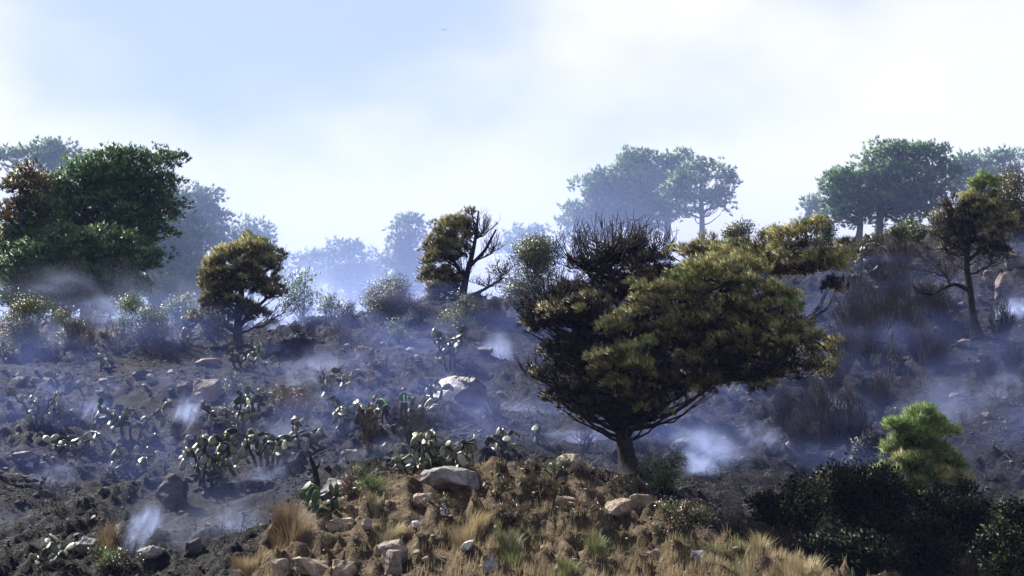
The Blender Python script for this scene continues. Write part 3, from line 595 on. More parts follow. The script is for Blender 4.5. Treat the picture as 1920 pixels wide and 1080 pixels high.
SH = [  # label,u,v,w,h,tone
 ('brown and green shrub left of the half burnt pine on the crest', 720,608,125,95,.28,.14,12),
 ('small bright green bush below the brown crest shrub', 748,642,52,45,.72,.1,6),
 ('pale olive shrub below the half burnt pine', 873,628,64,72,.60,.12,8),
 ('dried pinkish brown shrub right of the pale olive one', 926,604,52,42,.08,.08,6),
 ('bright green ailanthus like shrub in smoke right of rounded pine', 565,602,75,92,.9,.1,8),
 ('leafy green bush in smoke beside the rounded pine', 612,608,44,60,.8,.12,6),
 ('long green hedge bush in smoke left of the rounded pine', 270,635,120,75,.66,.2,12),
 ('smoky green bush touching the rounded pine on its left', 345,630,80,80,.7,.2,9),
 ('bush with orange dead top in the smoky hedge', 178,622,70,80,.12,.2,8),
 ('grey green bush at the far left of the smoky hedge', 45,655,90,95,.5,.15,9),
 ('small green bush at the left edge above the burnt slope', 18,678,44,38,.6,.12,5),
 ('feathery green bush with arching leaves above the smoky hedge', 300,600,70,75,.85,.12,8),
 ('grey twiggy bush in smoke between hedge and rounded pine', 395,640,60,70,.45,.15,8),
 ('dull green bush below the orange topped one', 130,650,80,70,.45,.18,8),
 ('small dull bush on the crest beyond the rounded pine smoke', 640,612,60,55,.3,.14,7),
 ('low brown bush on the crest left of the half burnt pine', 790,600,60,45,.18,.1,7),
 ('sooty scrub on the bank top left of the sage cushion', 985,890,70,30,.1,.06,6),
 ('brown scrub on the upper bank below the sage cushion', 1010,930,90,36,.12,.08,7),
 ('brown scrub on the bank right of the grey bank boulder', 930,930,80,34,.14,.08,7),
 ('olive scrub on the bank edge left of the pale leaved bush', 1160,925,80,36,.3,.12,7),
 ('dry scrub on the bank face under the grey boulder', 830,960,90,36,.12,.08,7),
 ('brown scrub on the bank beside the golden tussock', 960,975,80,34,.14,.08,7),
 ('grey scrub on the bank above the fresh green tussock', 1090,975,80,36,.1,.08,7),
 ('low scrub in the hollow right of the dry olive bush', 1380,1010,90,40,.3,.1,7),
 ('tall yellowish sapling bush above the smoky hedge', 235,600,60,80,.8,.15,6),
 ('low green bush beside the pink outcrop on the left slope', 440,742,52,46,.6,.1,6),
 ('tan dried bush among the pale cacti mid slope', 545,785,110,55,.14,.12,9),
 ('dark green cushion bush on top of the white boulder', 890,695,50,30,.42,.1,5),
 ('charred brown mound of brush right of the rounded pine', 570,640,62,38,.06,.05,7),
 ('pale leaved olive green bush right of the big trunk on the bank', 1243,925,98,76,.74,.16,10),
 ('sage green cushion on the bank below the brown rock', 1040,905,66,44,.5,.1,6),
 ('green broom tuft on the bank above the green cactus', 692,925,52,52,.72,.1,6),
 ('purple grey dried bush on the bank beside the green broom', 655,935,60,50,.1,.05,6),
 ('dry olive bush overhanging the earth bank at lower centre right', 1270,1010,120,74,.3,.14,10),
 ('low dark bush in the lower left corner below the slab', 212,1075,112,50,.5,.12,9)]
for j, (lb, u, v, w, h, tn, tv, bl) in enumerate(SH):
    fine = 'scrub' in lb or 'broom' in lb or 'dried bush on the bank' in lb or 'tan dried' in lb
    big = 'feathery' in lb or 'ailanthus' in lb or 'sapling' in lb or 'in smoke beside' in lb
    leafy(lb.replace('ailanthus like ', 'feathery '), u, v, w, h, tn, 300+j, ll=.22 if fine else .26 if big else .10, lw=.02 if fine else .08 if big else .05, tvar=tv, blobs=bl, dens=.8 if big else 1)
for j, (lb, u, v, w, h, tn, Y) in enumerate([('big grey green bush behind the crest left of the large pine', 1000,520,115,80,.5,140),('bush on the ridge behind the top of the large pine', 1385,475,60,62,.45,146),
        ('leafy bush on the ridge left of the right umbrella pines', 1545,470,55,70,.45,146),('soft green bush under the right umbrella pines', 1725,490,95,72,.66,144),('grey brown dense bush at the right edge behind the burnt pine', 1905,470,95,150,.26,134),('dull bush on the ridge just right of the large pine top', 1440,480,70,50,.35,144),('low bush on the ridge beside the pale ridge cactus', 1650,490,80,50,.35,142),('sunlit grey green bush on the ridge above the black shrubs', 1690,490,80,60,.5,140),('dark bush on the ridge left of the thin burnt pine', 1770,460,80,70,.4,141),('low bush on the ridge left of the pale ridge cactus', 1510,490,70,46,.3,143)]):
    leafy(lb, u, v, w, h, tn, 340+j, ll=.16, lw=.08, Y=Y, blobs=14)
DK = [('dark bush with pale lit leaves at the left of the lower right thicket', 1512,1000,85,110,.55,.22),('tall black green bush behind the lit one in the thicket', 1600,985,150,120,.38,.14),
      ('dark bush left of the young green pine', 1660,1000,90,100,.35,.12),('dark bush at the bottom of the frame below the young pine', 1610,1085,150,90,.25,.12),('dark bush under the young pine at the frame bottom', 1730,1085,130,110,.25,.12),
      ('dark bush with bright specks right of the young pine', 1825,1030,90,100,.5,.24),('dark bush in the lower right corner', 1890,1090,110,90,.38,.2),('low dark bush at the left foot of the thicket', 1450,985,90,60,.3,.12),('dark bush between young pine and corner bush', 1770,1010,90,90,.34,.12),
      ('dark bush filling the thicket behind the speckled one', 1790,985,110,80,.3,.12),('dark bush at the right edge of the frame above the corner bush', 1915,1020,80,80,.34,.14),('dark bush between the lit bush and the frame bottom', 1530,1070,110,70,.28,.12),
      ('small dark bush poking above the thicket left of young pine', 1640,890,70,70,.45,.14)]
for j, (lb, u, v, w, h, tn, tv) in enumerate(DK):
    leafy(lb, u, min(v, 1078), w, h, tn, 360+j, mat=M_darkleaf, ll=.17, lw=.085, tvar=tv, blobs=16, dens=1.5, group='thicket at lower right')

BS = [(150,662,90,60),(215,660,100,62),(290,665,95,55),(345,660,60,45),(770,835,110,80),(692,850,50,80),(735,800,46,50),(930,795,50,50),(1098,850,40,62),(640,640,60,45),
      (1555,842,90,120),(1600,850,80,120),(1500,850,70,80),(1470,800,60,70),(1625,690,80,120),(1700,640,80,110),(1665,590,70,90),(1740,600,60,80),(1590,640,60,90),(1650,780,50,70),
      (1880,640,60,80),(1640,520,60,60),(1690,500,70,60),(820,870,50,40),(1000,640,50,50),(610,745,40,60),(330,820,30,40),(450,850,26,60),(1440,740,50,60),(1560,740,60,60),(1610,600,60,90),(1640,640,60,100),(1690,560,70,80),(1720,680,60,90),(1770,620,60,80),(1760,700,60,70),(1585,700,60,90),(1530,790,60,80),(1850,720,50,60),(1900,700,50,60)]
BL = ['leftmost charred shrub below the smoky hedge','forked charred shrub below the smoky hedge','wide charred shrub between hedge and rounded pine','charred shrub just left of the rounded pine','wide black shrub between the two people and the arched cactus',
      'thin upright burnt shrub below the bending person','brown singed shrub hiding the legs of the standing person','sparse burnt twigs above the tree like cactus','burnt sapling cluster left of the big trunk','burnt shrub right of the charred mound near the crest',
      'tall burnt shrub at the dark hollow right of the large pine','second tall burnt shrub in the hollow beside the thicket','burnt shrub under the right boughs of the large pine','low burnt shrub under the right boughs of the large pine','tall black shrub right of the large pine crown',
      'black shrub midway between large pine and thin burnt pine','black shrub below the ridge cactus','black shrub left of the thin burnt pine','black shrub tucked against the right end of the large pine','small burnt shrub on the shaded right slope',
      'burnt shrub right of the thin burnt pine trunk','grey twiggy shrub on the right ridge beside the cactus','grey twiggy shrub on the right ridge nearer the edge','burnt twigs among the pads of the arched cactus','burnt twigs left of the large pine crown',
      'burnt twigs beside the mid slope cactus','short burnt twigs above the tall dark cactus','thin burnt sapling right of the tall dark cactus','burnt shrub in the shade below the large pine boughs','burnt shrub above the hollow right of the large pine','black shrub just below the right tip of the large pine','tall black shrub next to the ridge cactus slope','black shrub under the grey ridge twigs','black shrub right of the left tall dead sapling','black shrub at the left foot of the thin burnt pine','burnt shrub between the tall dead saplings and thin burnt pine','black shrub below the drooping right boughs','burnt shrub behind the lit bush of the thicket','sparse burnt shrub below the thin burnt pine','sparse burnt shrub at the right edge slope']
for j, ((u, v, w, h), lb) in enumerate(zip(BS, BL)): burnt_shrub(lb, u, v, w, h, 400+j, n=60 if u > 1300 else 30 if w > 60 else 18, group='burnt shrubs on the slope', mat=M_char if u > 1300 else None)
for j, (u, v, h, lb) in enumerate([(1672,740,140,'tall bare dead sapling on the right slope, left one'),(1737,745,130,'tall bare dead sapling on the right slope, right one'),(1640,760,90,'short dead sapling left of the two tall ones'),(1535,845,130,'dead sapling in the hollow at the thicket edge')]):
    burnt_shrub(lb, u, v, 26, h, 450+j, n=2, name='dead_sapling', r0=.05, group='dead saplings')

# ------------------------------------------------------------ prickly pears
def pad_mesh(name, mat, bend, seed):
    rng = np.random.default_rng(seed); n = 10
    V, Fq, Ft = [], [], []
    a = np.arange(n)/n*2*math.pi
    def ring(s, off):
        z = .5 + .5*s*np.sin(a); zz = z.clip(0, 1)
        w = .29*s*np.cos(a)*(0.72 + .5*zz)
        y = off*np.ones(n) + bend*(zz - .0)**2
        return np.stack([w, y, z], 1)
    rings = [ring(.6, .035), ring(1., .010), ring(1., -.010), ring(.6, -.035)]
    V = np.concatenate(rings + [[[0, .04+bend*.25, .5], [0, -.04+bend*.25, .5]]])
    for k in range(3):
        for j in range(n):
            j2 = (j+1) % n; Fq.append((k*n+j, k*n+j2, (k+1)*n+j2, (k+1)*n+j))
    for j in range(n): Ft.append((4*n, (j+1) % n, j)); Ft.append((4*n+1, 3*n+j, 3*n+(j+1) % n))
    return mesh(name, V, [np.array(Fq), np.array(Ft)], None, mat, True)
PADS = {k: [pad_mesh('pad', M_pad[k], bnd, 1) for bnd in (0, .12, -.16)] for k in M_pad}
def cactus(label, u, v, w, h, n, droop, kinds, seed, psize=.52, stems=3, group='prickly pears on the burnt slope'):
    rng = np.random.default_rng(seed); b = ground(u, v); s = mpp(b[1]); W_, H_ = w*s*1.25, h*s*1.3
    root = thing('prickly_pear', label, 'cactus', b, group)
    st = Tubes(); ends = []
    for q in range(stems):
        x = (q/(max(1, stems-1)) - .5)*W_*.55 if stems > 1 else 0
        p0 = np.array([x*.5, rng.normal(0, .15), -.1]); tip = np.array([x*1.2 + rng.normal(0, .08*W_), rng.normal(0, .12*W_), H_*rng.uniform(.4, .7)])
        P = wiggle(bez(p0, np.array([x*.6, 0, H_*.4]), tip, 6), rng, .05); st.add(P, np.linspace(.09, .04, 6), 6); ends += [P[2], P[3], P[4], P[5]]
    link('stem', st.mesh('stem', M_twig), root)
    pads = []
    for q in range(int(n*1.9)):
        if q < 3*stems or not pads or rng.uniform() < .35:
            a = ends[rng.integers(len(ends))] + rng.normal(0, .06, 3); par = np.array([0, 0, 1.])
            d = normv(np.array([rng.normal(0, 1), rng.normal(0, .8), rng.uniform(.2, 1)]))
        else:
            a0, d0, l0 = pads[rng.integers(len(pads))]
            a = a0 + d0*l0*.95; d = normv(d0*.6 + rng.normal(0, .6, 3) + np.array([0, 0, .25 - .2*droop]))
        if rng.uniform() < droop + .12: d = normv(np.array([d[0]*.5 + .12, d[1]*.5 - .1, -abs(rng.normal(.9, .3))]))
        l = psize*rng.uniform(.6, 1.15)
        e = a + d*l
        if abs(e[0]) > W_*.62: d[0] *= -.6; d = normv(d)
        if a[2] + d[2]*l < .03: d[2] = abs(d[2])*.2; d = normv(d); a[2] = max(a[2], .06)
        if a[2] + d[2]*l > H_*1.05: d[2] = -abs(d[2]); d = normv(d)
        pads.append((a, d, l))
        k = kinds[rng.integers(len(kinds))]
        o = link('pad', PADS[k][rng.integers(3)], root)
        z = Vector(d); x = Vector(rng.normal(0, 1, 3)).cross(z).normalized(); y = z.cross(x)
        Mx = Matrix((x, y, z)).transposed().to_4x4() @ Matrix.Diagonal((l*rng.uniform(.9, 1.2), l, l, 1))
        Mx.translation = Vector(a); o.matrix_local = Mx
    return root
pale, dark, mixd, green, brown = ['pale','pale','dark'], ['dark','dark','dark','pale'], ['pale','dark'], ['green'], ['brown','dark']
CA = [('tall dark wilted cactus left of centre, pads hanging to the ground', 390,912,92,118,75,.6,dark,4),
 ('wide drooping cactus left of the tall dark one', 252,888,92,56,40,.6,mixd,4),
 ('broad pale cactus right of the tall dark one', 505,872,140,80,70,.35,pale,6),
 ('pale cactus above the broad pale one', 432,812,90,58,34,.3,pale,4),
 ('pale green cactus by the slabs, left of the outcrop', 245,828,88,62,32,.3,pale,3),
 ('large pale cactus near the left edge of the slope', 75,795,95,62,32,.35,pale,4),
 ('small pale cactus below the large one at the left', 118,850,50,36,14,.3,pale,2),
 ('wilted cactus left of the bending person', 650,818,62,80,40,.55,pale,3),
 ('small cactus above the wilted one left of the people', 632,755,44,52,18,.4,mixd,2),
 ('browned cactus at the feet of the bending person', 690,822,40,70,24,.5,brown,3),
 ('drooping cactus right of the standing person', 783,780,44,60,20,.7,mixd,2),
 ('small wilted cactus in front of the white boulder', 818,748,42,28,12,.7,pale,2),
 ('upright dark green cactus behind the white boulder', 845,694,50,70,36,.3,['dark','green','pale'],3),
 ('large arched wilted cactus above the bank boulder', 830,886,140,92,85,.65,mixd,6),
 ('tree like cactus with drooping head right of the arched one', 940,856,56,70,28,.7,mixd,1),
 ('small cactus at the left foot of the arched one', 768,890,44,36,16,.5,pale,2),
 ('green tinged cactus below the rounded pine', 458,694,92,48,30,.3,['pale','green'],4),
 ('narrow upright cactus alone on the upper left slope', 190,694,26,44,12,.4,mixd,1),
 ('small cactus on the upper left slope near pale rocks', 115,735,40,40,14,.4,mixd,2),
 ('two wilted pads and bent stem left of the big trunk', 1008,832,48,34,7,.6,mixd,1),
 ('fresh green cactus growing on the dry bank', 605,968,54,46,22,.0,green,2),
 ('sunlit cactus in the lower left corner', 100,1068,64,52,20,.4,pale,3),
 ('pale cactus on the right ridge beyond the large pine', 1605,535,60,76,30,.4,pale,3),
 ('thin cactus at the left foot of the rounded pine', 352,645,28,44,12,.4,mixd,1),
 ('cactus at the left edge below the green bush', 14,680,34,32,12,.3,mixd,2),
 ('small cactus between the large left one and the drooping one', 165,848,40,42,14,.5,pale,2),
 ('pale cactus at the right end of the broad pale one', 572,838,50,50,20,.45,pale,2),
 ('dark cactus beside the outcrop smoke', 480,770,40,46,14,.4,['pale','green'],2)]
for j, (lb, u, v, w, h, n, dr, kd, stn) in enumerate(CA): cactus(lb, u, v, w, h, n, dr, kd, 500+j, stems=stn)

# ------------------------------------------------------------ rocks
def ico(sub):
    import bmesh
    bm = bmesh.new(); bmesh.ops.create_icosphere(bm, subdivisions=sub, radius=1)
    bm.verts.ensure_lookup_table(); V = np.array([v.co[:] for v in bm.verts]); Fi = np.array([[v.index for v in f.verts] for f in bm.faces]); bm.free()
    return V, Fi
ICO = {s: ico(s) for s in (1, 2, 3, 4)}
def rock_verts(rng, sub, rough=.12, cuts=15):
    V, Fi = ICO[sub]; V = V.copy()
    for q in range(cuts):
        d = normv(rng.normal(0, 1, 3)); h = rng.uniform(.42, .8); t_ = V @ d
        V = V - np.outer(np.maximum(t_ - h, 0), d)*.97
    D = normv(V); n = 0
    for o in range(5):
        k = rng.normal(0, 1.8*1.7**o, 3); n = n + np.sin(V @ k + rng.uniform(0, 6))*.6**o
    V = V + D*(n*rough*.22)[:, None]
    return V, Fi
def hull_mesh(pts, mat, seed, levels=3, fr=.16, name='boulder'):
    import bmesh
    bm = bmesh.new()
    for p in pts: bm.verts.new(p)
    h = bmesh.ops.convex_hull(bm, input=bm.verts[:]); bmesh.ops.delete(bm, geom=list({g for g in h['geom_interior'] + h['geom_unused'] if isinstance(g, bmesh.types.BMVert)}), context='VERTS')
    for q in range(levels):
        bmesh.ops.triangulate(bm, faces=bm.faces[:]); bmesh.ops.subdivide_edges(bm, edges=bm.edges[:], cuts=1, use_grid_fill=True)
        if q >= 1: bmesh.ops.smooth_vert(bm, verts=bm.verts[:], factor=.16, use_axis_x=True, use_axis_y=True, use_axis_z=True)
    bmesh.ops.triangulate(bm, faces=bm.faces[:]); bm.normal_update()
    V = np.array([v.co[:] for v in bm.verts]); Nn = np.array([v.normal[:] for v in bm.verts]); ext = np.ptp(V, axis=0).mean(); U = V/ext; r_ = np.random.default_rng(seed+5); n = 0
    for o in range(9):
        k = normv(r_.normal(0, 1, 3))*3.5*1.42**o; n = n + (1 - 2*np.abs(np.sin(U @ k + r_.uniform(0, 6) + .8*np.sin(U @ k[[1,2,0]]))))*.72**o
    V = V + Nn*(n*fr*.11*ext)[:, None]
    for v, p in zip(bm.verts, V): v.co = p
    me = bpy.data.meshes.new(name); bm.to_mesh(me); bm.free(); me.materials.append(mat)
    return me
def rock_points(rng, n=15):
    P = normv(rng.normal(0, 1, (n, 3)))*rng.uniform(.8, 1.1, (n, 1)); P = np.sign(P)*np.abs(P)**.75
    return P/np.abs(P).max(0)
def boulder(label, u, v, w, h, mat, seed, name='boulder', depth=.9, sub=3, tilt=0.0, group=None, cat='boulder'):
    rng = np.random.default_rng(seed); b = ground(u, v); s = mpp(b[1])
    wx, wz = w*s*.5, h*s*.66
    V = rock_points(rng, 17 if w > 50 else 14)*np.array([wx, wx*depth, wz])
    c, sn = math.cos(tilt), math.sin(tilt)
    V = np.stack([V[:, 0]*c - V[:, 2]*sn, V[:, 1], V[:, 0]*sn + V[:, 2]*c], 1)
    V[:, 2] += wz*(.05 if mat is M_rock_tan else .3)
    return tag(link(name, hull_mesh(V, mat, seed, 3, .26), None, tuple(b)), label, cat, group)
G, D_, P_, T_, WH = M_rock_grey, M_rock_dark, M_rock_pink, M_rock_tan, M_rock_pale
BO = [('big white sunlit boulder with a dark right side, mid slope', 858,742,128,56,WH,.9,4),
 ('rounded grey granite boulder on top of the bank', 842,912,128,44,G,.9,4),
 ('pinkish cracked rock jutting from the middle of the bank', 735,1046,70,42,P_,.8,4),
 ('upright pale rock below the pinkish one on the bank', 738,1074,38,44,P_,.8,3),
 ('wide tan outcrop block at the bottom of the bank', 585,1074,92,42,T_,.9,4),
 ('tan outcrop block right of the wide one', 645,1078,54,40,T_,.9,3),
 ('leaning pale outcrop block left of the wide one', 524,1082,44,50,T_,.9,3),
 ('flat purplish slab in the lower left', 160,1034,64,26,G,.8,3),
 ('dark boulder with a sunlit left edge below the tall cactus', 325,944,76,62,D_,.9,4),
 ('dark boulder in smoke at lower left', 362,1036,46,32,D_,.9,3),
 ('rock inside the bright smoke plume at lower left', 285,1046,66,26,G,.9,3),
 ('pale tilted rock at the left edge of the slope', 40,722,42,20,G,.9,3),
 ('pale rock right of the left edge rock', 66,716,26,14,G,.9,3),
 ('pale rock on the upper left slope', 145,724,32,18,G,.9,3),
 ('flat slab capping the outcrop below the rounded pine', 392,686,60,16,P_,.9,3),
 ('pink outcrop boulder in the middle of the left slope', 388,750,70,56,P_,.9,4),
 ('dark outcrop boulder left of the pink one', 350,752,50,46,D_,.9,3),
 ('square dark slab left of the outcrop smoke', 217,792,38,32,D_,.8,3),
 ('pink rock in the smoky rubble mid slope', 684,672,46,28,P_,.9,3),
 ('pale rock at the left of the smoky rubble', 598,664,34,20,P_,.9,3),
 ('round rock in the smoky rubble below the pink one', 655,690,26,20,G,.9,3),
 ('round rock below the pale olive shrub', 886,636,34,24,P_,.9,3),
 ('grey slab behind the dried bush on the bank', 626,930,66,40,G,.9,3),
 ('grey rock alone on the ash above the bank', 655,862,44,20,G,.9,3),
 ('brown angular rock left of the big trunk', 1066,872,58,34,T_,.9,3),
 ('dark rock beside the brown angular one', 1000,872,40,24,D_,.9,3),
 ('dim boulder in tree shade right of the big trunk', 1286,850,62,40,D_,.9,3),
 ('large tan boulder on the right edge slope', 1885,560,48,62,P_,.9,4),
 ('tan boulder left of the large right edge one', 1856,535,34,32,P_,.9,3),
 ('boulder high on the right edge slope', 1898,500,44,40,P_,.9,3),
 ('pale stone lying flat at the left edge', 42,862,56,12,G,.9,3),
 ('white stone on the bank right of the pinkish rock', 876,1046,34,20,WH,.9,3),
 ('white stone cluster rock at the bottom of the bank', 920,1072,40,30,G,.9,3),
 ('pale stone under the dry bush on the bank', 1308,1052,36,26,G,.9,3),
 ('pale stone near the top of the bank', 834,966,18,14,WH,.9,2),
 ('pale block on the bank left of the pinkish rock', 690,995,26,18,P_,.9,2),
 ('pale stone in the grass right of the pinkish rock', 782,992,24,12,WH,.9,2),
 ('pale stone on the bank face in dry grass', 1022,988,22,16,P_,.9,2),
 ('charred rock under the smoke near the white boulder', 910,660,34,14,G,.9,2),
 ('pale rock on the shaded right slope', 1805,650,34,16,P_,.9,3),
 ('tan rock on the far right slope above the smoke', 1840,690,40,16,P_,.9,3),
 ('grey stone on the right slope near the thicket', 1858,898,30,16,G,.9,2),
 ('pale stone on the upper left slope centre', 195,722,26,14,G,.9,2),
 ('sunlit flat rock on the left slope beside thin smoke', 190,745,44,18,D_,.9,3),
 ('grey slab above the broad pale cactus', 270,708,54,18,D_,.9,3),
 ('tan ledge rock under the fresh green cactus', 640,990,70,34,T_,.9,3),
 ('earthy rock under the grey bank boulder', 800,940,60,28,T_,.9,3),('brown ledge rock below the sage cushion', 1060,945,56,26,T_,.9,3),('broken tan rock on the eroded right part of the bank', 1160,975,60,36,T_,.9,3),
 ('tan block below the dry olive bush', 1230,1050,60,30,T_,.9,3),('crumbling earth block on the bank under the pale leaved bush', 1200,955,50,34,T_,.9,3)]
b = ground(856, 744); s = mpp(b[1])
wp = np.array([(-66,-15,-14),(-40,-40,-14),(20,-46,-14),(62,-24,-14),(60,30,-14),(-40,35,-14),(-56,-20,8),(-14,-42,14),(44,-36,16),(-30,0,40),(-4,-16,44),(34,-20,40),(56,0,26),(-25,22,38),(30,25,38)], float)*s
wp[:, 2] -= 8*s
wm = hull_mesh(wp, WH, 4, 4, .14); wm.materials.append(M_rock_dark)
for p in wm.polygons:      # right flank: painted shade, dark granite on faces turned right and front
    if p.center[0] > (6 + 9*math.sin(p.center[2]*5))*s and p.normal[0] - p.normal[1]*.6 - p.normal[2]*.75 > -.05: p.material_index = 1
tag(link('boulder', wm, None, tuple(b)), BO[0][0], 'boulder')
for j, (lb, u, v, w, h, mt, dp, sb) in enumerate(BO):
    if j == 0: continue
    boulder(lb, u, min(v, 1079), w*.9, h, mt, 600+j, depth=dp, sub=sb, tilt=.25 if j in (7, 8, 11) else 0)
# loose stones large enough to pick out
STM = {mt.name: [] for mt in (G, D_, P_, T_)}
rng = np.random.default_rng(77)
for mt in (G, D_, P_, T_):
    for q in range(5):
        V = rock_points(rng, 11)*np.array([1, rng.uniform(.7, 1), rng.uniform(.45, .75)])
        STM[mt.name].append(hull_mesh(V, mt, q, 2, .2, 'stone'))
ZN = [((0,420),(690,880),110,(D_,D_,G),'loose sooty stone strewn over the left burnt slope'),((560,800),(640,720),26,(P_,G,D_),'loose pinkish stone in the smoky rubble below the crest'),
      ((440,1000),(690,900),60,(D_,G,D_),'loose stone on the ash of the central slope'),((100,560),(900,1050),34,(D_,D_,G),'loose stone on the dark lower left slope'),
      ((1620,1920),(480,880),46,(P_,D_,P_),'loose stone on the shaded right slope'),((640,1400),(950,1075),26,(T_,T_,P_),'loose tan stone on the dry grass bank'),((1200,1620),(740,900),26,(D_,D_,G),'loose dark stone on the ground under the large pine')]
LM = [('the tall dark wilted cactus',390,860),('the wide drooping cactus',252,862),('the broad pale cactus',505,835),('the pale green cactus',245,800),('the large pale left cactus',75,765),('the pink outcrop boulder',388,720),
      ('the flat slab below the rounded pine',392,680),('the narrow upright cactus',190,672),('the wilted cactus by the bending person',650,780),('the upright firefighter',757,765),('the white boulder',850,715),('the large arched cactus',830,840),
      ('the tree like cactus',940,820),('the grey bank boulder',842,895),('the big trunk',1170,830),('the pale leaved bush on the bank',1243,890),('the pinkish bank rock',735,1025),('the green cactus on the bank',605,945),('the golden bank tussock',880,985),
      ('the fresh green tussock',1117,1022),('the dry olive bank bush',1270,970),('the dark boulder with sunlit edge',325,910),('the lower left smoke plume',270,1000),('the purplish slab',160,1020),('the round rock below the olive shrub',886,625),
      ('the pink rock in the rubble',684,660),('the green bush below the crest shrub',748,618),('the thin burnt pine',1825,590),('the large right edge boulder',1885,530),('the two tall dead saplings',1705,680),('the young green pine',1722,850),('the burnt shrubs in the hollow',1575,790),('the dim shaded boulder',1286,832),('the tan outcrop',585,1055)]
CN = {G.name: 'grey', D_.name: 'sooty', P_.name: 'pinkish', T_.name: 'tan'}; used = set()
for (ua, ub), (va, vb), n, mts, lb in ZN:
    for q in range(n):
        u, v = rng.uniform(ua, ub), rng.uniform(va, vb); p = ground(u, v)
        s = mpp(p[1])*rng.uniform(4, 10)*(1.3 if rng.uniform() < .2 else 1)
        mt = mts[rng.integers(len(mts))]
        nm, lu, lv = min(LM, key=lambda l: (l[1]-u)**2 + (l[2]-v)**2); du, dv = u - lu, v - lv; r = math.hypot(du, dv)
        way = ('just ' if r < 45 else 'well ' if r > 110 else '') + (('above' if dv < 0 else 'below') if abs(dv) > 2.4*abs(du) else ('left of' if du < 0 else 'right of') if abs(du) > 2.4*abs(dv) else ('above' if dv < 0 else 'below') + ' and ' + ('left of' if du < 0 else 'right of'))
        lab = ('small ' if s/mpp(p[1]) < 6.5 else 'larger ') + CN[mt.name] + ' loose stone ' + way + ' ' + nm
        if lab in used: continue
        used.add(lab)
        o = link('stone', STM[mt.name][rng.integers(5)], None, (p[0], p[1], p[2] + s*.05)); o.scale = (s, s, s); o.rotation_euler = (rng.normal(0, .3), rng.normal(0, .3), rng.uniform(0, 6.28))
        tag(o, lab, 'stone', 'loose stones on the hillside')
# dry stone wall at the left edge
b0 = ground(30, 912); wl = thing('dry_stone_wall', 'low sooty dry stone wall at the left edge', 'wall', b0)
s = mpp(b0[1])
for row in range(3):
    x = -60*s
    while x < 46*s:
        wd = rng.uniform(8, 15)*s; o = link('stone', STM[D_.name][rng.integers(5)], wl, (x + wd/2, rng.normal(0, .03), (4 + row*8.5)*s - .05 + (gz(b0[0]+x, b0[1]) - b0[2])*.6))
        o.scale = (wd*.58, .22, 7.2*s); o.rotation_euler = (0, rng.normal(0, .06), 0); x += wd
# rubble too small to pick apart
def rubble(label, n, zone, mat, smin, smax, seed, name='rubble'):
    rng = np.random.default_rng(seed); x, y = zone(rng, n); z = height(x, y)
    V0, F0 = ICO[1]; k = len(V0); n = len(x)
    sz = rng.uniform(smin, smax, n)*np.where(rng.uniform(0, 1, n) < .08, 1.8, 1)
    V = V0[None]*(1 + rng.normal(0, .22, (n, k, 1))); a = rng.uniform(0, 6.28, n); ca, sa = np.cos(a)[:, None], np.sin(a)[:, None]
    V = V*np.array([1, .75, .5]); V = np.stack([V[..., 0]*ca - V[..., 1]*sa, V[..., 0]*sa + V[..., 1]*ca, V[..., 2]], -1)
    V = V*sz[:, None, None] + np.stack([x, y, z + sz*.2], -1)[:, None]
    Fi = (F0[None] + (np.arange(n)*k)[:, None, None]).reshape(-1, 3)
    tag(link(name, mesh(name, V.reshape(-1, 3), Fi, None, mat)), label, 'rubble', kind='stuff')
def burnt_zone(rng, n):
    y = rng.uniform(76, 136, n); u = rng.uniform(-60, 1980, n); x = (u-960)*y/F
    k = (unburnt(x, y) < .4) & (fbm(x*.3, y*.3, 3, 55) > -.25); return x[k], y[k]
def bank_zone(rng, n):
    y = rng.uniform(70, 86, n); u = rng.uniform(380, 1650, n); x = (u-960)*y/F
    k = unburnt(x, y) > .5; return x[k], y[k]
rubble('small sooty rubble on the burnt slope', 8000, burnt_zone, D_, .03, .12, 1)
rubble('small pale ash covered rubble on the burnt slope', 7000, burnt_zone, G, .02, .08, 2)
rubble('crumbled tan earth and pebbles on the bank', 4000, bank_zone, T_, .02, .07, 3)

# ------------------------------------------------------------ burnt litter and grass (uncountable)
def sticks(label, n, zone, mat, lmin, lmax, r, seed, name):
    rng = np.random.default_rng(seed); x, y = zone(rng, n); z = height(x, y); T = Tubes()
    for q in range(len(x)):
        a = rng.uniform(0, 6.28); l = rng.uniform(lmin, lmax); d = np.array([math.cos(a), math.sin(a)*.7, abs(rng.normal(.1, .35))])
        p = np.array([x[q], y[q], z[q] + .03]); T.add(np.array([p, p + d*l*.5 + rng.normal(0, .06*l, 3), p + d*l]), [r, r*.8, r*.4], 3)
    tag(link(name, T.mesh(name, mat)), label, 'litter', kind='stuff')
sticks('black burnt sticks and stalks on the slope', 7000, burnt_zone, M_char, .2, .9, .014, 4, 'burnt_litter')
sticks('pale bare sticks scattered on the ash', 1600, burnt_zone, M_pale, .2, 1.0, .013, 5, 'pale_sticks')
def stubble(rng, n):
    x, y = burnt_zone(rng, n); k = fbm(x*.45, y*.45, 3, 401) > .08; return x[k], y[k]
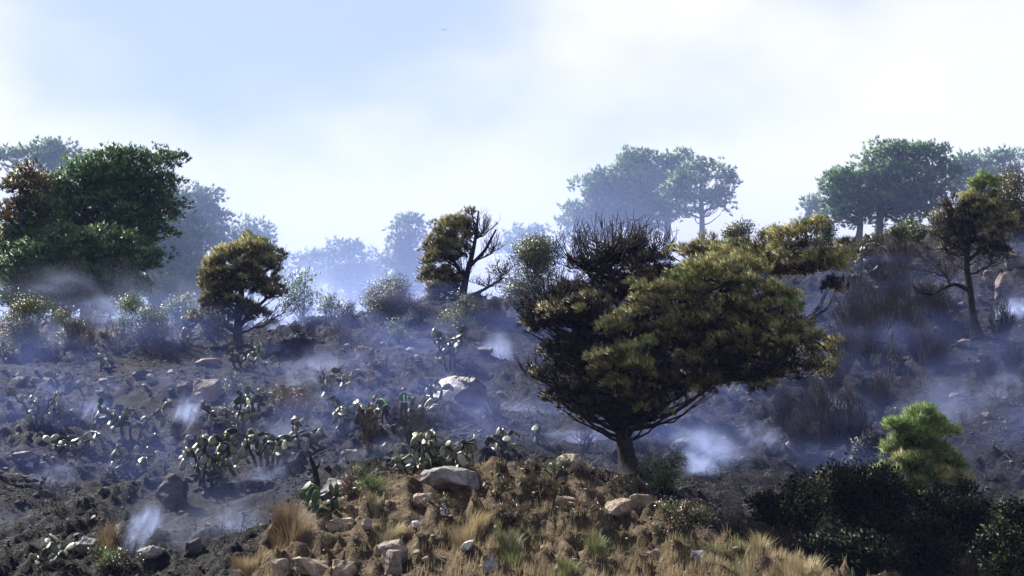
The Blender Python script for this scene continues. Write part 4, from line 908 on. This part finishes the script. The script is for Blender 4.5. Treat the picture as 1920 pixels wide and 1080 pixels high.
def uprights(label, n, seed, name):
    rng = np.random.default_rng(seed); x, y = stubble(rng, n); z = height(x, y); T = Tubes()
    for q in range(len(x)):
        l = rng.uniform(.25, .9); p = np.array([x[q], y[q], z[q] - .05]); d = np.array([rng.normal(0, .3), rng.normal(0, .2), 1])*l; m_ = p + d*.55 + rng.normal(0, .05, 3)
        T.add(np.array([p, m_, p + d]), [.016, .012, .006], 3)
        for e in range(2): T.add(np.array([m_, m_ + d*.25 + rng.normal(0, .13, 3), m_ + d*.4 + rng.normal(0, .2, 3)]), [.009, .007, .005], 3)
    tag(link(name, T.mesh(name, M_char)), label, 'litter', kind='stuff')
uprights('black burnt stubble standing on the slope', 7000, 6, 'burnt_stubble')
def grass(label, x, y, hmin, hmax, tone, seed, per=5, width=.016, name='dry_grass', mat=None, lean=.35):
    rng = np.random.default_rng(seed); z = height(x, y); n = len(x)*per
    P = np.repeat(np.stack([x, y, z - .03], 1), per, 0) + rng.normal(0, .06, (n, 3))*np.array([1, 1, 0])
    a = rng.uniform(0, 6.28, n); l = rng.uniform(hmin, hmax, (n, 1)); k = rng.uniform(.1, 1, (n, 1))*lean*1.4
    d = np.stack([np.cos(a), np.sin(a), np.zeros(n)], 1); side = np.stack([-np.sin(a), np.cos(a), np.zeros(n)], 1)*width*.5
    m1 = P + d*l*k*.35 + np.array([0, 0, 1])*l*.6; tip = P + d*l*k + np.array([0, 0, 1])*l*(1 - .25*k)
    V = np.stack([P - side, P + side, m1 + side*.8, m1 - side*.8, tip], 1).reshape(-1, 3); i = np.arange(n)[:, None]*5
    tn = np.repeat((np.repeat(tone, per) + rng.normal(0, .12, n)).clip(0, 1), 5)
    return tag(link(name, mesh(name, V, [i + np.array([[0,1,2,3]]), i + np.array([[3,2,4]])], tn, mat or M_dry)), label, 'grass', kind='stuff')
rng = np.random.default_rng(9)
n = 26000; y = rng.uniform(68, 86, n); u = rng.uniform(420, 1680, n); x = (u-960)*y/F
g = fbm(x*.35, y*.35, 3, 201); low = np.clip((80 - y)/8, 0, 1)*np.clip((u-760)/150, 0, 1)
k = (unburnt(x, y) > .6) & (rng.uniform(0, 1, n) < np.clip(g*.55 - .06 + low*.62*np.clip((1560-u)/80, 0, 1), .006, .85))
x, y, g, u = x[k], y[k], g[k], u[k]
grass('dry straw grass over the bank', x, y, .15, .5, np.where(fbm(x*.5, y*.5, 2, 210) > .38, .97, .5 + .2*g), 10)
n = 3000; y = rng.uniform(76, 100, n); u = rng.uniform(-40, 1300, n); x = (u-960)*y/F; k = fbm(x*.25, y*.25, 3, 221) > .3
grass('singed grass tufts surviving on the burnt slope', x[k], y[k], .15, .4, np.full(k.sum(), .15), 12, name='singed_grass')
n = 2500; y = rng.uniform(80, 94, n); u = rng.uniform(1640, 1990, n); x = (u-960)*y/F; k = unburnt(x, y) > .4
grass('green and straw grass at the lower right edge', x[k], y[k], .2, .5, np.full(k.sum(), .93), 13, name='edge_grass')
def tussock(label, u, v, w, h, tone, seed, nbl=500):
    rng = np.random.default_rng(seed); b = ground(u, v); s = mpp(b[1]); n = nbl
    a = rng.uniform(0, 6.28, n); r = np.sqrt(rng.uniform(0, 1, n))*w*s*.32; P = np.stack([np.cos(a)*r, np.sin(a)*r*.8, np.full(n, -.05)], 1)
    P[:, 2] += height(P[:, 0] + b[0], P[:, 1] + b[1]) - b[2]
    l = h*s*rng.uniform(.5, 1.1, (n, 1)); d = np.stack([np.cos(a), np.sin(a), np.zeros(n)], 1)*(r/(w*s*.32))[:, None]*.55 + rng.normal(0, .15, (n, 3))*np.array([1,1,0])
    side = np.stack([-np.sin(a), np.cos(a), np.zeros(n)], 1)*.009
    m1 = P + d*l*.3 + np.array([0,0,.6])*l; tip = P + d*l + np.array([0,0,.92])*l
    V = np.stack([P-side, P+side, m1+side*.8, m1-side*.8, tip], 1).reshape(-1, 3); i = np.arange(n)[:, None]*5
    tn = np.repeat((tone + rng.normal(0, .1, n)).clip(0, 1), 5)
    tag(link('grass_tussock', mesh('grass_tussock', V, [i + np.array([[0,1,2,3]]), i + np.array([[3,2,4]])], tn, M_dry), None, tuple(b)), label, 'grass', 'tussocks on the bank')
for j, a in enumerate([('wide pinkish dry tussock on the left shoulder of the bank',545,1005,100,66,.25,1400),('dry tussock at the left bottom edge of the bank',465,1078,90,40,.4,900),('dry tussock above the pinkish rock',735,1008,70,30,.75,500),
    ('golden dry tussock at the centre of the bank',880,1010,100,56,.55,1200),('fresh green tussock low on the bank, right one',1117,1040,56,40,.99,700),('green tussock low on the bank, left one',960,1070,50,50,.97,600),('green tussock at the frame bottom between the two others',1065,1076,50,34,.97,500),
    ('dry tussock under the purple grey bush',700,960,44,26,.8,300),('pale straw tussock at the right bottom of the bank',1500,1074,150,40,.62,1500),('tall straw tussock in the hollow by the thicket',1425,1040,40,50,.7,300),
    ('green weed in the dry grass left of the green tussocks',940,1005,40,30,.96,300),('dry tussock near the purplish slab',205,1020,70,30,.3,500)]):
    tussock(a[0], a[1], min(a[2], 1079), a[3], a[4], a[5], 700+j, a[6])
# charred stump
b = ground(592, 922); st = Tubes(); s = mpp(b[1])
st.add(np.array([[0,0,-.2],[.03,0,.35],[-.05,0,.8],[-.22,.02,1.25],[-.3,0,1.5]]), [.2,.16,.13,.09,.03], 8); st.add(np.array([[-.05,0,.8],[.12,0,1.05],[.18,0,1.2]]), [.08,.05,.02], 6)
tag(link('charred_stump', st.mesh('charred_stump', M_char), None, tuple(b)), 'charred leaning stump on the ash left of the bank boulder', 'stump')
b = ground(665, 612); st = Tubes()
st.add(np.array([[.3,0,-.1],[.05,0,.25],[-.2,0,.7]]), [.16,.14,.10], 8)
tag(link('charred_stump', st.mesh('charred_stump', M_char), None, tuple(b)), 'short charred stump on the crest against pale smoke', 'stump')

# ------------------------------------------------------------ people
def cloth(name, col, rough=.8):
    m, t = newmat(name); n = noise(t, 30, 4, N(t, 'ShaderNodeTexCoord').outputs['Object'])
    return finish(m, t, principled(t, ramp(t, n, [(.3, tuple(c*.75 for c in col)), (.7, col)]), rough, .3, n, .01, .3).outputs[0])
M_uni = cloth('dark_uniform', (.018,.020,.028)); M_vest = cloth('dark_green_jacket', (.02,.05,.03)); M_hiv = cloth('lime_reflective_band', (.32,.75,.12)); M_helm = cloth('dark_helmet', (.02,.014,.015), .7); M_skin = cloth('skin', (.42,.26,.19)); M_boot = cloth('boots', (.012,.011,.011), .5)
def person(label, u, v, joints, rz, extra):
    b = ground(u, v); root = thing('person', label, 'person', b); root.rotation_euler = (0, 0, rz)
    J = joints; names = list(J); idx = {n: i for i, n in enumerate(names)}
    V = [J[n][:3] for n in names]; E = [(a, c) for a, c in extra]
    Ei = [(idx[a], idx[c]) for a, c in E]; rad = [J[n][3] for n in names]
    for sd in ('l', 'r'):     # hands: palm then five finger chains
        h = np.array(J['hand_'+sd][:3]); w = np.array(J['wrist_'+sd][:3]); f = normv(h - w); side = normv(np.cross(f, [0.2, 1, .1])); pn = np.cross(f, side)
        for q, (o, ln) in enumerate(((-.034, .075), (-.012, .09), (.012, .085), (.034, .065), (-.05, .05))):
            p = h + side*o + (f*.02 if q < 4 else -f*.02); prev = idx['hand_'+sd]
            for stp in (1, 2, 3):
                pt = p + (f if q < 4 else normv(f*.6 - side))*ln*stp/3 + pn*.012*stp*stp/2
                V.append(tuple(pt)); rad.append(.0095 - .001*stp); Ei.append((prev, len(V)-1)); prev = len(V)-1
    me = bpy.data.meshes.new('body'); me.from_pydata([tuple(p) for p in V], Ei, []); me.update()
    o = link('body', me, root)
    md = o.modifiers.new('skin', 'SKIN'); md.use_smooth_shade = True
    for q, sv in enumerate(me.skin_vertices[0].data):
        sv.radius = (rad[q], rad[q]); sv.use_root = (q == idx['pelvis'])
    sb = o.modifiers.new('sub', 'SUBSURF'); sb.levels = sb.render_levels = 2
    dg = bpy.context.evaluated_depsgraph_get(); ev = bpy.data.meshes.new_from_object(o.evaluated_get(dg)); o.modifiers.clear(); o.data = ev
    ev.materials.clear()
    for mt in (M_uni, M_skin, M_boot): ev.materials.append(mt)
    hd = np.array(J['head'][:3])
    for p in ev.polygons:
        c = np.array(p.center); p.use_smooth = True
        if np.linalg.norm(c - hd) < .15 or min(np.linalg.norm(c - np.array(J['hand_'+sd][:3])) for sd in 'lr') < .14: p.material_index = 1
        elif c[2] < .16: p.material_index = 2
    # helmet with brim
    up = normv(hd - np.array(J['neck'][:3])); fr = normv(np.array(J['nose'][:3]) - hd); fr = normv(fr - up*np.dot(fr, up)); sd_ = np.cross(fr, up)
    V0, F0 = ICO[3]; Vh = V0.copy(); Vh[:, 2] = np.maximum(Vh[:, 2], -.12)
    br = np.clip((.12 - Vh[:, 2])/.2, 0, 1)*.28; Vh[:, :2] *= (1 + br)[:, None]
    Vw = hd + up*.035 + Vh[:, :1]*sd_*.125 + Vh[:, 1:2]*fr*.15 + Vh[:, 2:3]*up*.125
    link('helmet', mesh('helmet', Vw, F0, None, M_helm, True), root)
    # jacket lofted round the spine, with reflective bands
    sp = [np.array(J[k][:3]) for k in ('pelvis', 'waist', 'chest', 'shoulders')]; t4 = np.linspace(0, 3, 13)
    Sp = np.stack([np.interp(t4, range(4), [p[a] for p in sp]) for a in range(3)], 1); Tn = normv(np.gradient(Sp, axis=0))
    lat = normv(np.array(J['shoulder_l'][:3]) - np.array(J['shoulder_r'][:3])); fw = normv(np.cross(Tn, lat)); wx = np.interp(t4, [0, 1, 2, 2.7, 3], [.20, .19, .235, .235, .15]); wy = np.interp(t4, [0, 1, 2, 3], [.15, .145, .165, .12])
    ang = np.arange(20)*2*math.pi/20
    def surf(k): return Sp[:, None] + (np.cos(ang)[None, :, None]*lat)*(wx[:, None, None]+k) + np.sin(ang)[None, :, None]*fw[:, None]*(wy[:, None, None]+k)
    Sf = surf(0).reshape(-1, 3); q = [(r*20+c, r*20+(c+1) % 20, (r+1)*20+(c+1) % 20, (r+1)*20+c) for r in range(12) for c in range(20)]
    link('jacket', mesh('jacket', Sf, np.array(q), None, M_vest, True), root)
    Sb = surf(.012).reshape(-1, 3)
    link('reflective_band', mesh('reflective_band', Sb, np.array([(r*20+c, r*20+(c+1) % 20, (r+1)*20+(c+1) % 20, (r+1)*20+c) for r in (2,) for c in range(20)]), None, M_hiv, True), root)
    for cc in (3, 6, 13, 16): link('reflective_brace', mesh('reflective_brace', Sb, np.array([(r*20+c, r*20+(c+1) % 20, (r+1)*20+(c+1) % 20, (r+1)*20+c) for r in range(3, 11) for c in (cc,)]), None, M_hiv, True), root)
    return root
LINKS = [('pelvis','waist'),('waist','chest'),('chest','shoulders'),('shoulders','neck'),('neck','head'),('head','crown'),('head','nose')] + [(a+'_'+s if a not in ('shoulders','pelvis') else a, c+'_'+s) for s in 'lr' for a, c in (('shoulders','shoulder'),('shoulder','elbow'),('elbow','wrist'),('wrist','hand'),('pelvis','hip'),('hip','knee'),('knee','ankle'),('ankle','toe'))]
# local axes: +x is where the person faces
stand = {'pelvis':(0,0,.95,.13),'waist':(.01,0,1.10,.125),'chest':(.02,0,1.28,.15),'shoulders':(.01,0,1.43,.10),'neck':(.02,0,1.52,.055),'head':(.04,0,1.63,.09),'crown':(.03,0,1.72,.07),'nose':(.135,0,1.62,.022)}
for s, y in (('l', 1), ('r', -1)):
    stand.update({'shoulder_'+s:(0,y*.19,1.42,.072),'elbow_'+s:(.08,y*.27,1.17,.05),'wrist_'+s:(.30,y*.20,1.10,.034),'hand_'+s:(.39,y*.17,1.10,.034),'hip_'+s:(0,y*.10,.88,.10),'knee_'+s:(.05*y+.03,y*.12,.48,.07),'ankle_'+s:(.04*y-.03,y*.13,.09,.05),'toe_'+s:(.04*y+.14,y*.14,.05,.045)})
bend = {'pelvis':(-.05,0,.88,.13),'waist':(.06,0,1.02,.125),'chest':(.20,0,1.17,.15),'shoulders':(.33,0,1.27,.10),'neck':(.42,0,1.31,.055),'head':(.52,0,1.36,.09),'crown':(.57,0,1.43,.07),'nose':(.59,0,1.29,.022)}
for s, y in (('l', 1), ('r', -1)):
    bend.update({'shoulder_'+s:(.31,y*.19,1.25,.072),'elbow_'+s:(.42,y*.26,.99,.05),'wrist_'+s:(.58,y*.16,.82,.034),'hand_'+s:(.65,y*.13,.77,.034),'hip_'+s:(-.05,y*.10,.82,.10),'knee_'+s:(.14 if s == 'l' else .02,y*.13,.46,.07),'ankle_'+s:(.08 if s == 'l' else -.22,y*.13,.09,.05),'toe_'+s:(.25 if s == 'l' else -.05,y*.14,.05,.045)})
person('bending firefighter in dark helmet and green banded jacket behind the cacti', 722, 804, bend, R(180-18), LINKS)
person('upright firefighter in dark helmet and green banded jacket seen from behind', 757, 797, stand, R(130), LINKS)

# ------------------------------------------------------------ birds
m, t = newmat('bird_feathers'); M_bird = finish(m, t, principled(t, (.03,.03,.035), .7).outputs[0])
def bird(label, u, v, Y, span, rz):
    p = unproj(u, v, Y); k = span/2
    root = thing('bird', label, 'bird', p, 'birds in the sky'); root.rotation_euler = (0, 0, rz)
    T = Tubes(); T.add(np.array([[0,-.30,0],[0,-.2,.0],[0,0,0],[0,.18,.01],[0,.26,.0]])*k, np.array([.02,.06,.10,.07,.01])*k, 8); link('body', T.mesh('body', M_bird), root)
    for sg in (-1, 1):
        top = np.array([[0,.12,.03],[sg*.45,.16,.2],[sg*1,.0,.06],[sg*.5,-.06,.18],[0,-.12,.03]])*k
        V = np.concatenate([top, top - [0,0,.03*k]]); link('wing', mesh('wing', V, [np.array([[0,1,3,4],[5,9,8,6],[0,5,6,1],[4,3,8,9]]), np.array([[1,2,3],[6,8,7],[1,6,7],[1,7,2],[2,7,8],[2,8,3]])], None, M_bird), root)
bird('dark bird high in the sky above centre left', 833, 56, 140, .52, R(20)); bird('tiny bird above the central umbrella pines', 1319, 248, 190, .42, R(50)); bird('tiny bird left of the right umbrella pine dome', 1581, 259, 190, .42, R(-30))

# ------------------------------------------------------------ haze and smoke
def volmat(name, color, dens, g=0.0, hetero=None):
    m, t = newmat(name); p = N(t, 'ShaderNodeVolumePrincipled')
    p.inputs['Color'].default_value = color + (1,); p.inputs['Density'].default_value = dens; p.inputs['Anisotropy'].default_value = g
    if hetero is not None: t.links.new(hetero(t), p.inputs['Density'])
    finish(m, t, None, p.outputs[0])
    return m
HAZE_C = (.33, .44, .95)
m = volmat('haze_air', HAZE_C, .00008)
try: m.cycles.homogeneous_volume = True
except Exception: pass
V = np.array([[x, y, z] for x in (-960, 960) for y in (-260, 1560) for z in (-160, 62)], float)
tag(link('haze', mesh('haze', V, np.array([[0,1,3,2],[4,6,7,5],[0,4,5,1],[2,3,7,6],[0,2,6,4],[1,5,7,3]]), None, m)), kind='stuff')

def puff(label, u, v, dY, rx, ry, dens, seed, tilt=0.0, rd=None, detail=3.2, cat='smoke', Y=None, soft=.9, lo=.44, hi=.64, col=(.54,.64,1.0)):
    b = ground(u, v) if Y is None else unproj(u, v, Y); Yp = b[1] + dY; c = unproj(u, v, Yp); s = mpp(Yp)
    e = (rx*s, (rd if rd else min(rx, ry)*1.0)*s, ry*s)
    def het(t):
        tcn = N(t, 'ShaderNodeTexCoord'); vm = N(t, 'ShaderNodeVectorMath', operation='LENGTH')
        wz_ = N(t, 'ShaderNodeTexNoise'); wz_.inputs['Scale'].default_value = 1.6; wz_.inputs['Detail'].default_value = 3
        om = N(t, 'ShaderNodeVectorMath', operation='ADD'); om.inputs[1].default_value = (seed*2.3, seed*.7, seed*1.9); t.links.new(tcn.outputs['Object'], om.inputs[0]); t.links.new(om.outputs[0], wz_.inputs['Vector'])
        ws = N(t, 'ShaderNodeVectorMath', operation='MULTIPLY_ADD'); ws.inputs[1].default_value = (1.5, 1.0, 1.1); ws.inputs[2].default_value = (-.75, -.5, -.55); t.links.new(wz_.outputs['Color'], ws.inputs[0])
        wa = N(t, 'ShaderNodeVectorMath', operation='ADD'); t.links.new(tcn.outputs['Object'], wa.inputs[0]); t.links.new(ws.outputs[0], wa.inputs[1]); t.links.new(wa.outputs[0], vm.inputs[0])
        v0 = N(t, 'ShaderNodeVectorMath', operation='LENGTH'); t.links.new(tcn.outputs['Object'], v0.inputs[0])
        sz = N(t, 'ShaderNodeSeparateXYZ'); t.links.new(tcn.outputs['Object'], sz.inputs[0])
        fall = ramp(t, vm.outputs['Value'], [(0.0, (1,1,1)), (.3, (.6,)*3), (.6, (.16,)*3), (.95, (0,0,0))])
        fall = math_(t, 'MULTIPLY', fall, ramp(t, v0.outputs['Value'], [(.55, (1,1,1)), (.98, (0,0,0))]))
        fall = math_(t, 'MULTIPLY', fall, math_(t, 'SUBTRACT', .95, math_(t, 'MULTIPLY', sz.outputs['Z'], .6)))
        mp = N(t, 'ShaderNodeMapping'); mp.inputs['Location'].default_value = (seed*3.1, seed*1.7, seed*.9); mp.inputs['Scale'].default_value = (detail*1.1, detail*.6, detail*.42)
        t.links.new(tcn.outputs['Object'], mp.inputs['Vector'])
        n = noise(t, 1.0, 5, mp.outputs[0], .62); t.nodes[-1].inputs['Distortion'].default_value = .9
        nn = ramp(t, n, [(lo, (0.03,)*3), (hi, (1,1,1))])
        return math_(t, 'MULTIPLY', math_(t, 'MULTIPLY', fall, nn), dens*3.0)
    m = volmat('smoke', col, dens, .0, het); m.cycles.volume_step_rate = .6
    V, Fi = ICO[3]
    o = link('smoke', mesh('smoke', V, Fi, None, m), None, tuple(c)); o.scale = e; o.rotation_euler = (0, tilt, 0)
    tag(o, label, cat, kind='stuff')
    return o
puff('bright smoke plume rising at lower left', 272,1000,-.3,54,96,.8,1,tilt=.25,detail=2.4,lo=.38,hi=.64)
puff('smoke spreading right of the lower left plume', 400,990,-.4,170,90,.16,2,tilt=-.4)
puff('smoke drifting over the rubble mid slope', 600,690,-.6,150,60,.20,3,tilt=-.25)
puff('smoke wisp at the foot of the pink outcrop', 360,778,-.3,56,60,.6,4,tilt=.3)
puff('small bright smoke puff by the white boulder', 930,668,-.3,50,66,.6,5,detail=1.8,lo=.34,hi=.62)
puff('smoke ray beside the rounded pine', 540,610,.8,52,38,1.6,6,tilt=-.6)
puff('smoke pool left of the big trunk', 1110,832,.3,120,36,1.2,7,tilt=.12,detail=1.8,lo=.34,hi=.62)
puff('smoke fan right of the big trunk', 1340,858,-.3,120,70,.55,8,tilt=.6,detail=2.2,lo=.38,hi=.66)
puff('dense smoke core right of the big trunk', 1310,880,-.5,70,42,.8,9,tilt=-.2,detail=1.8,lo=.34,hi=.64)
puff('bright smoke at the right edge', 1905,592,-.3,74,48,1.4,10,tilt=-.4)
for j, (u, v, rx, ry, d, tl, lb) in enumerate([(450,760,60,40,.35,-.5,'smoke wisp beside the pale cacti left of centre'),(560,720,90,34,.35,-.3,'long smoke wisp below the smoky rubble'),(200,730,60,30,.3,-.5,'thin smoke drifting over the upper left slope'),
        (90,900,80,40,.3,-.4,'low smoke by the dry stone wall'),(480,900,110,50,.28,-.5,'blue smoke on the ash left of the bank'),(700,850,90,40,.22,-.3,'smoke on the ash below the people'),(1440,830,90,50,.22,.7,'slanting smoke in the shade right of the fan'),
        (830,620,110,40,.2,-.2,'smoke drifting over the crest earth'),(60,640,110,50,.3,-.2,'smoke among the bushes at the left edge'),(1700,840,110,50,.16,-.3,'blue smoke above the thicket'),(1870,740,90,60,.18,-.4,'blue smoke on the right edge slope'),(500,660,60,34,.3,-.5,'smoke sliding off the crest below the rounded pine')]):
    puff(lb, u, v, -.4, rx, ry, d, 30+j, tilt=tl)
puff('thin smoke wisp on the left slope', 168,780,-.3,40,70,.5,11,tilt=.5)
puff('small smoke pocket behind burnt shrubs in the hollow', 1560,760,-.1,50,30,.6,12,tilt=.3)
puff('blue smoke veil over the lower right slope', 1780,770,-1.5,190,120,.06,13,rd=100)
puff('blue smoke veil over the cacti at centre left', 520,820,-1.0,190,90,.08,14,rd=80,tilt=-.3)
puff('smoke among the pale cacti', 640,740,-.5,80,50,.18,15)
puff('smoke veil on the ash right of the people', 960,770,-.8,120,60,.12,16)
puff('smoke round the trunks of the left grove', 200,580,4,330,110,.085,17,Y=134,rd=200,detail=1.6)
puff('smoke behind the rounded pine and the green bushes', 590,560,2,150,90,.13,18,Y=134,rd=150,detail=1.6)
puff('smoke behind the half burnt pine', 930,560,3,140,80,.16,19,Y=140,rd=150,detail=1.6)

# thin blue smoke hugging the burnt slope
xs2 = np.linspace(-34, 38, 73); ys2 = np.linspace(84, 130, 47); X2, Y2 = np.meshgrid(xs2, ys2); H2 = height(X2, Y2)
edge = np.minimum(np.minimum((X2+34)/4, (38-X2)/4), np.minimum((Y2-84)/6, (130-Y2)/6)).clip(0, 1)
n2_ = len(xs2); q = (np.arange(46)[:, None]*n2_ + np.arange(72)[None, :]).ravel(); qf = np.stack([q, q+1, q+n2_+1, q+n2_], 1); nv2 = X2.size
ringi = np.concatenate([np.arange(n2_), np.arange(1, 47)*n2_ + n2_-1, 46*n2_ + np.arange(n2_-2, -1, -1), np.arange(45, 0, -1)*n2_]); r2_ = np.roll(ringi, -1)
VV = np.concatenate([np.stack([X2, Y2, H2 + .05 + 3.0*edge], -1).reshape(-1, 3), np.stack([X2, Y2, H2 - 1.0], -1).reshape(-1, 3)])
def veil_het(t):
    pos = geo_pos(t); mp = N(t, 'ShaderNodeMapping'); mp.inputs['Scale'].default_value = (.20, .10, .40); mp.inputs['Rotation'].default_value = (0, .6, .3); mp.inputs['Location'].default_value = (2.3, .7, 1.1); t.links.new(pos, mp.inputs['Vector'])
    return math_(t, 'MULTIPLY', ramp(t, noise(t, 1.0, 4, mp.outputs[0], .6), [(.45, (.09,)*3), (.60, (.55,)*3), (.72, (1,1,1))]), .028)
m = volmat('veil_smoke', (.26,.355,.88), .03, 0, veil_het); m.cycles.volume_step_rate = .12
tag(link('smoke', mesh('smoke', VV, [qf, qf[:, ::-1] + nv2, np.stack([r2_, ringi, ringi + nv2, r2_ + nv2], 1)], None, m)), 'thin blue smoke veil hugging the burnt slope', 'smoke', kind='stuff')
# smoke lying in the valley beyond the crest, thickest near the ground
def bank_het(t):
    pos = geo_pos(t); sx = N(t, 'ShaderNodeSeparateXYZ'); t.links.new(pos, sx.inputs[0])
    h = ramp(t, math_(t, 'DIVIDE', math_(t, 'SUBTRACT', sx.outputs['Z'], 22.0), 34.0), [(0, (1,1,1)), (.35, (.75,)*3), (.7, (.28,)*3), (1, (.0,)*3)])
    mp = N(t, 'ShaderNodeMapping'); mp.inputs['Scale'].default_value = (.03, .02, .04); t.links.new(pos, mp.inputs['Vector'])
    n = ramp(t, noise(t, 1.0, 3, mp.outputs[0]), [(.3, (.45,)*3), (.7, (1,1,1))])
    return math_(t, 'MULTIPLY', math_(t, 'MULTIPLY', h, n), .034)
m = volmat('valley_smoke', (.42,.54,.98), .012, 0, bank_het)
V = np.array([[x, y, z] for x in (-110, 110) for y in (153, 290) for z in (-10, 56)], float)
tag(link('smoke', mesh('smoke', V, np.array([[0,1,3,2],[4,6,7,5],[0,4,5,1],[2,3,7,6],[0,2,6,4],[1,5,7,3]]), None, m)), 'smoke bank filling the valley beyond the crest', 'smoke', kind='stuff')
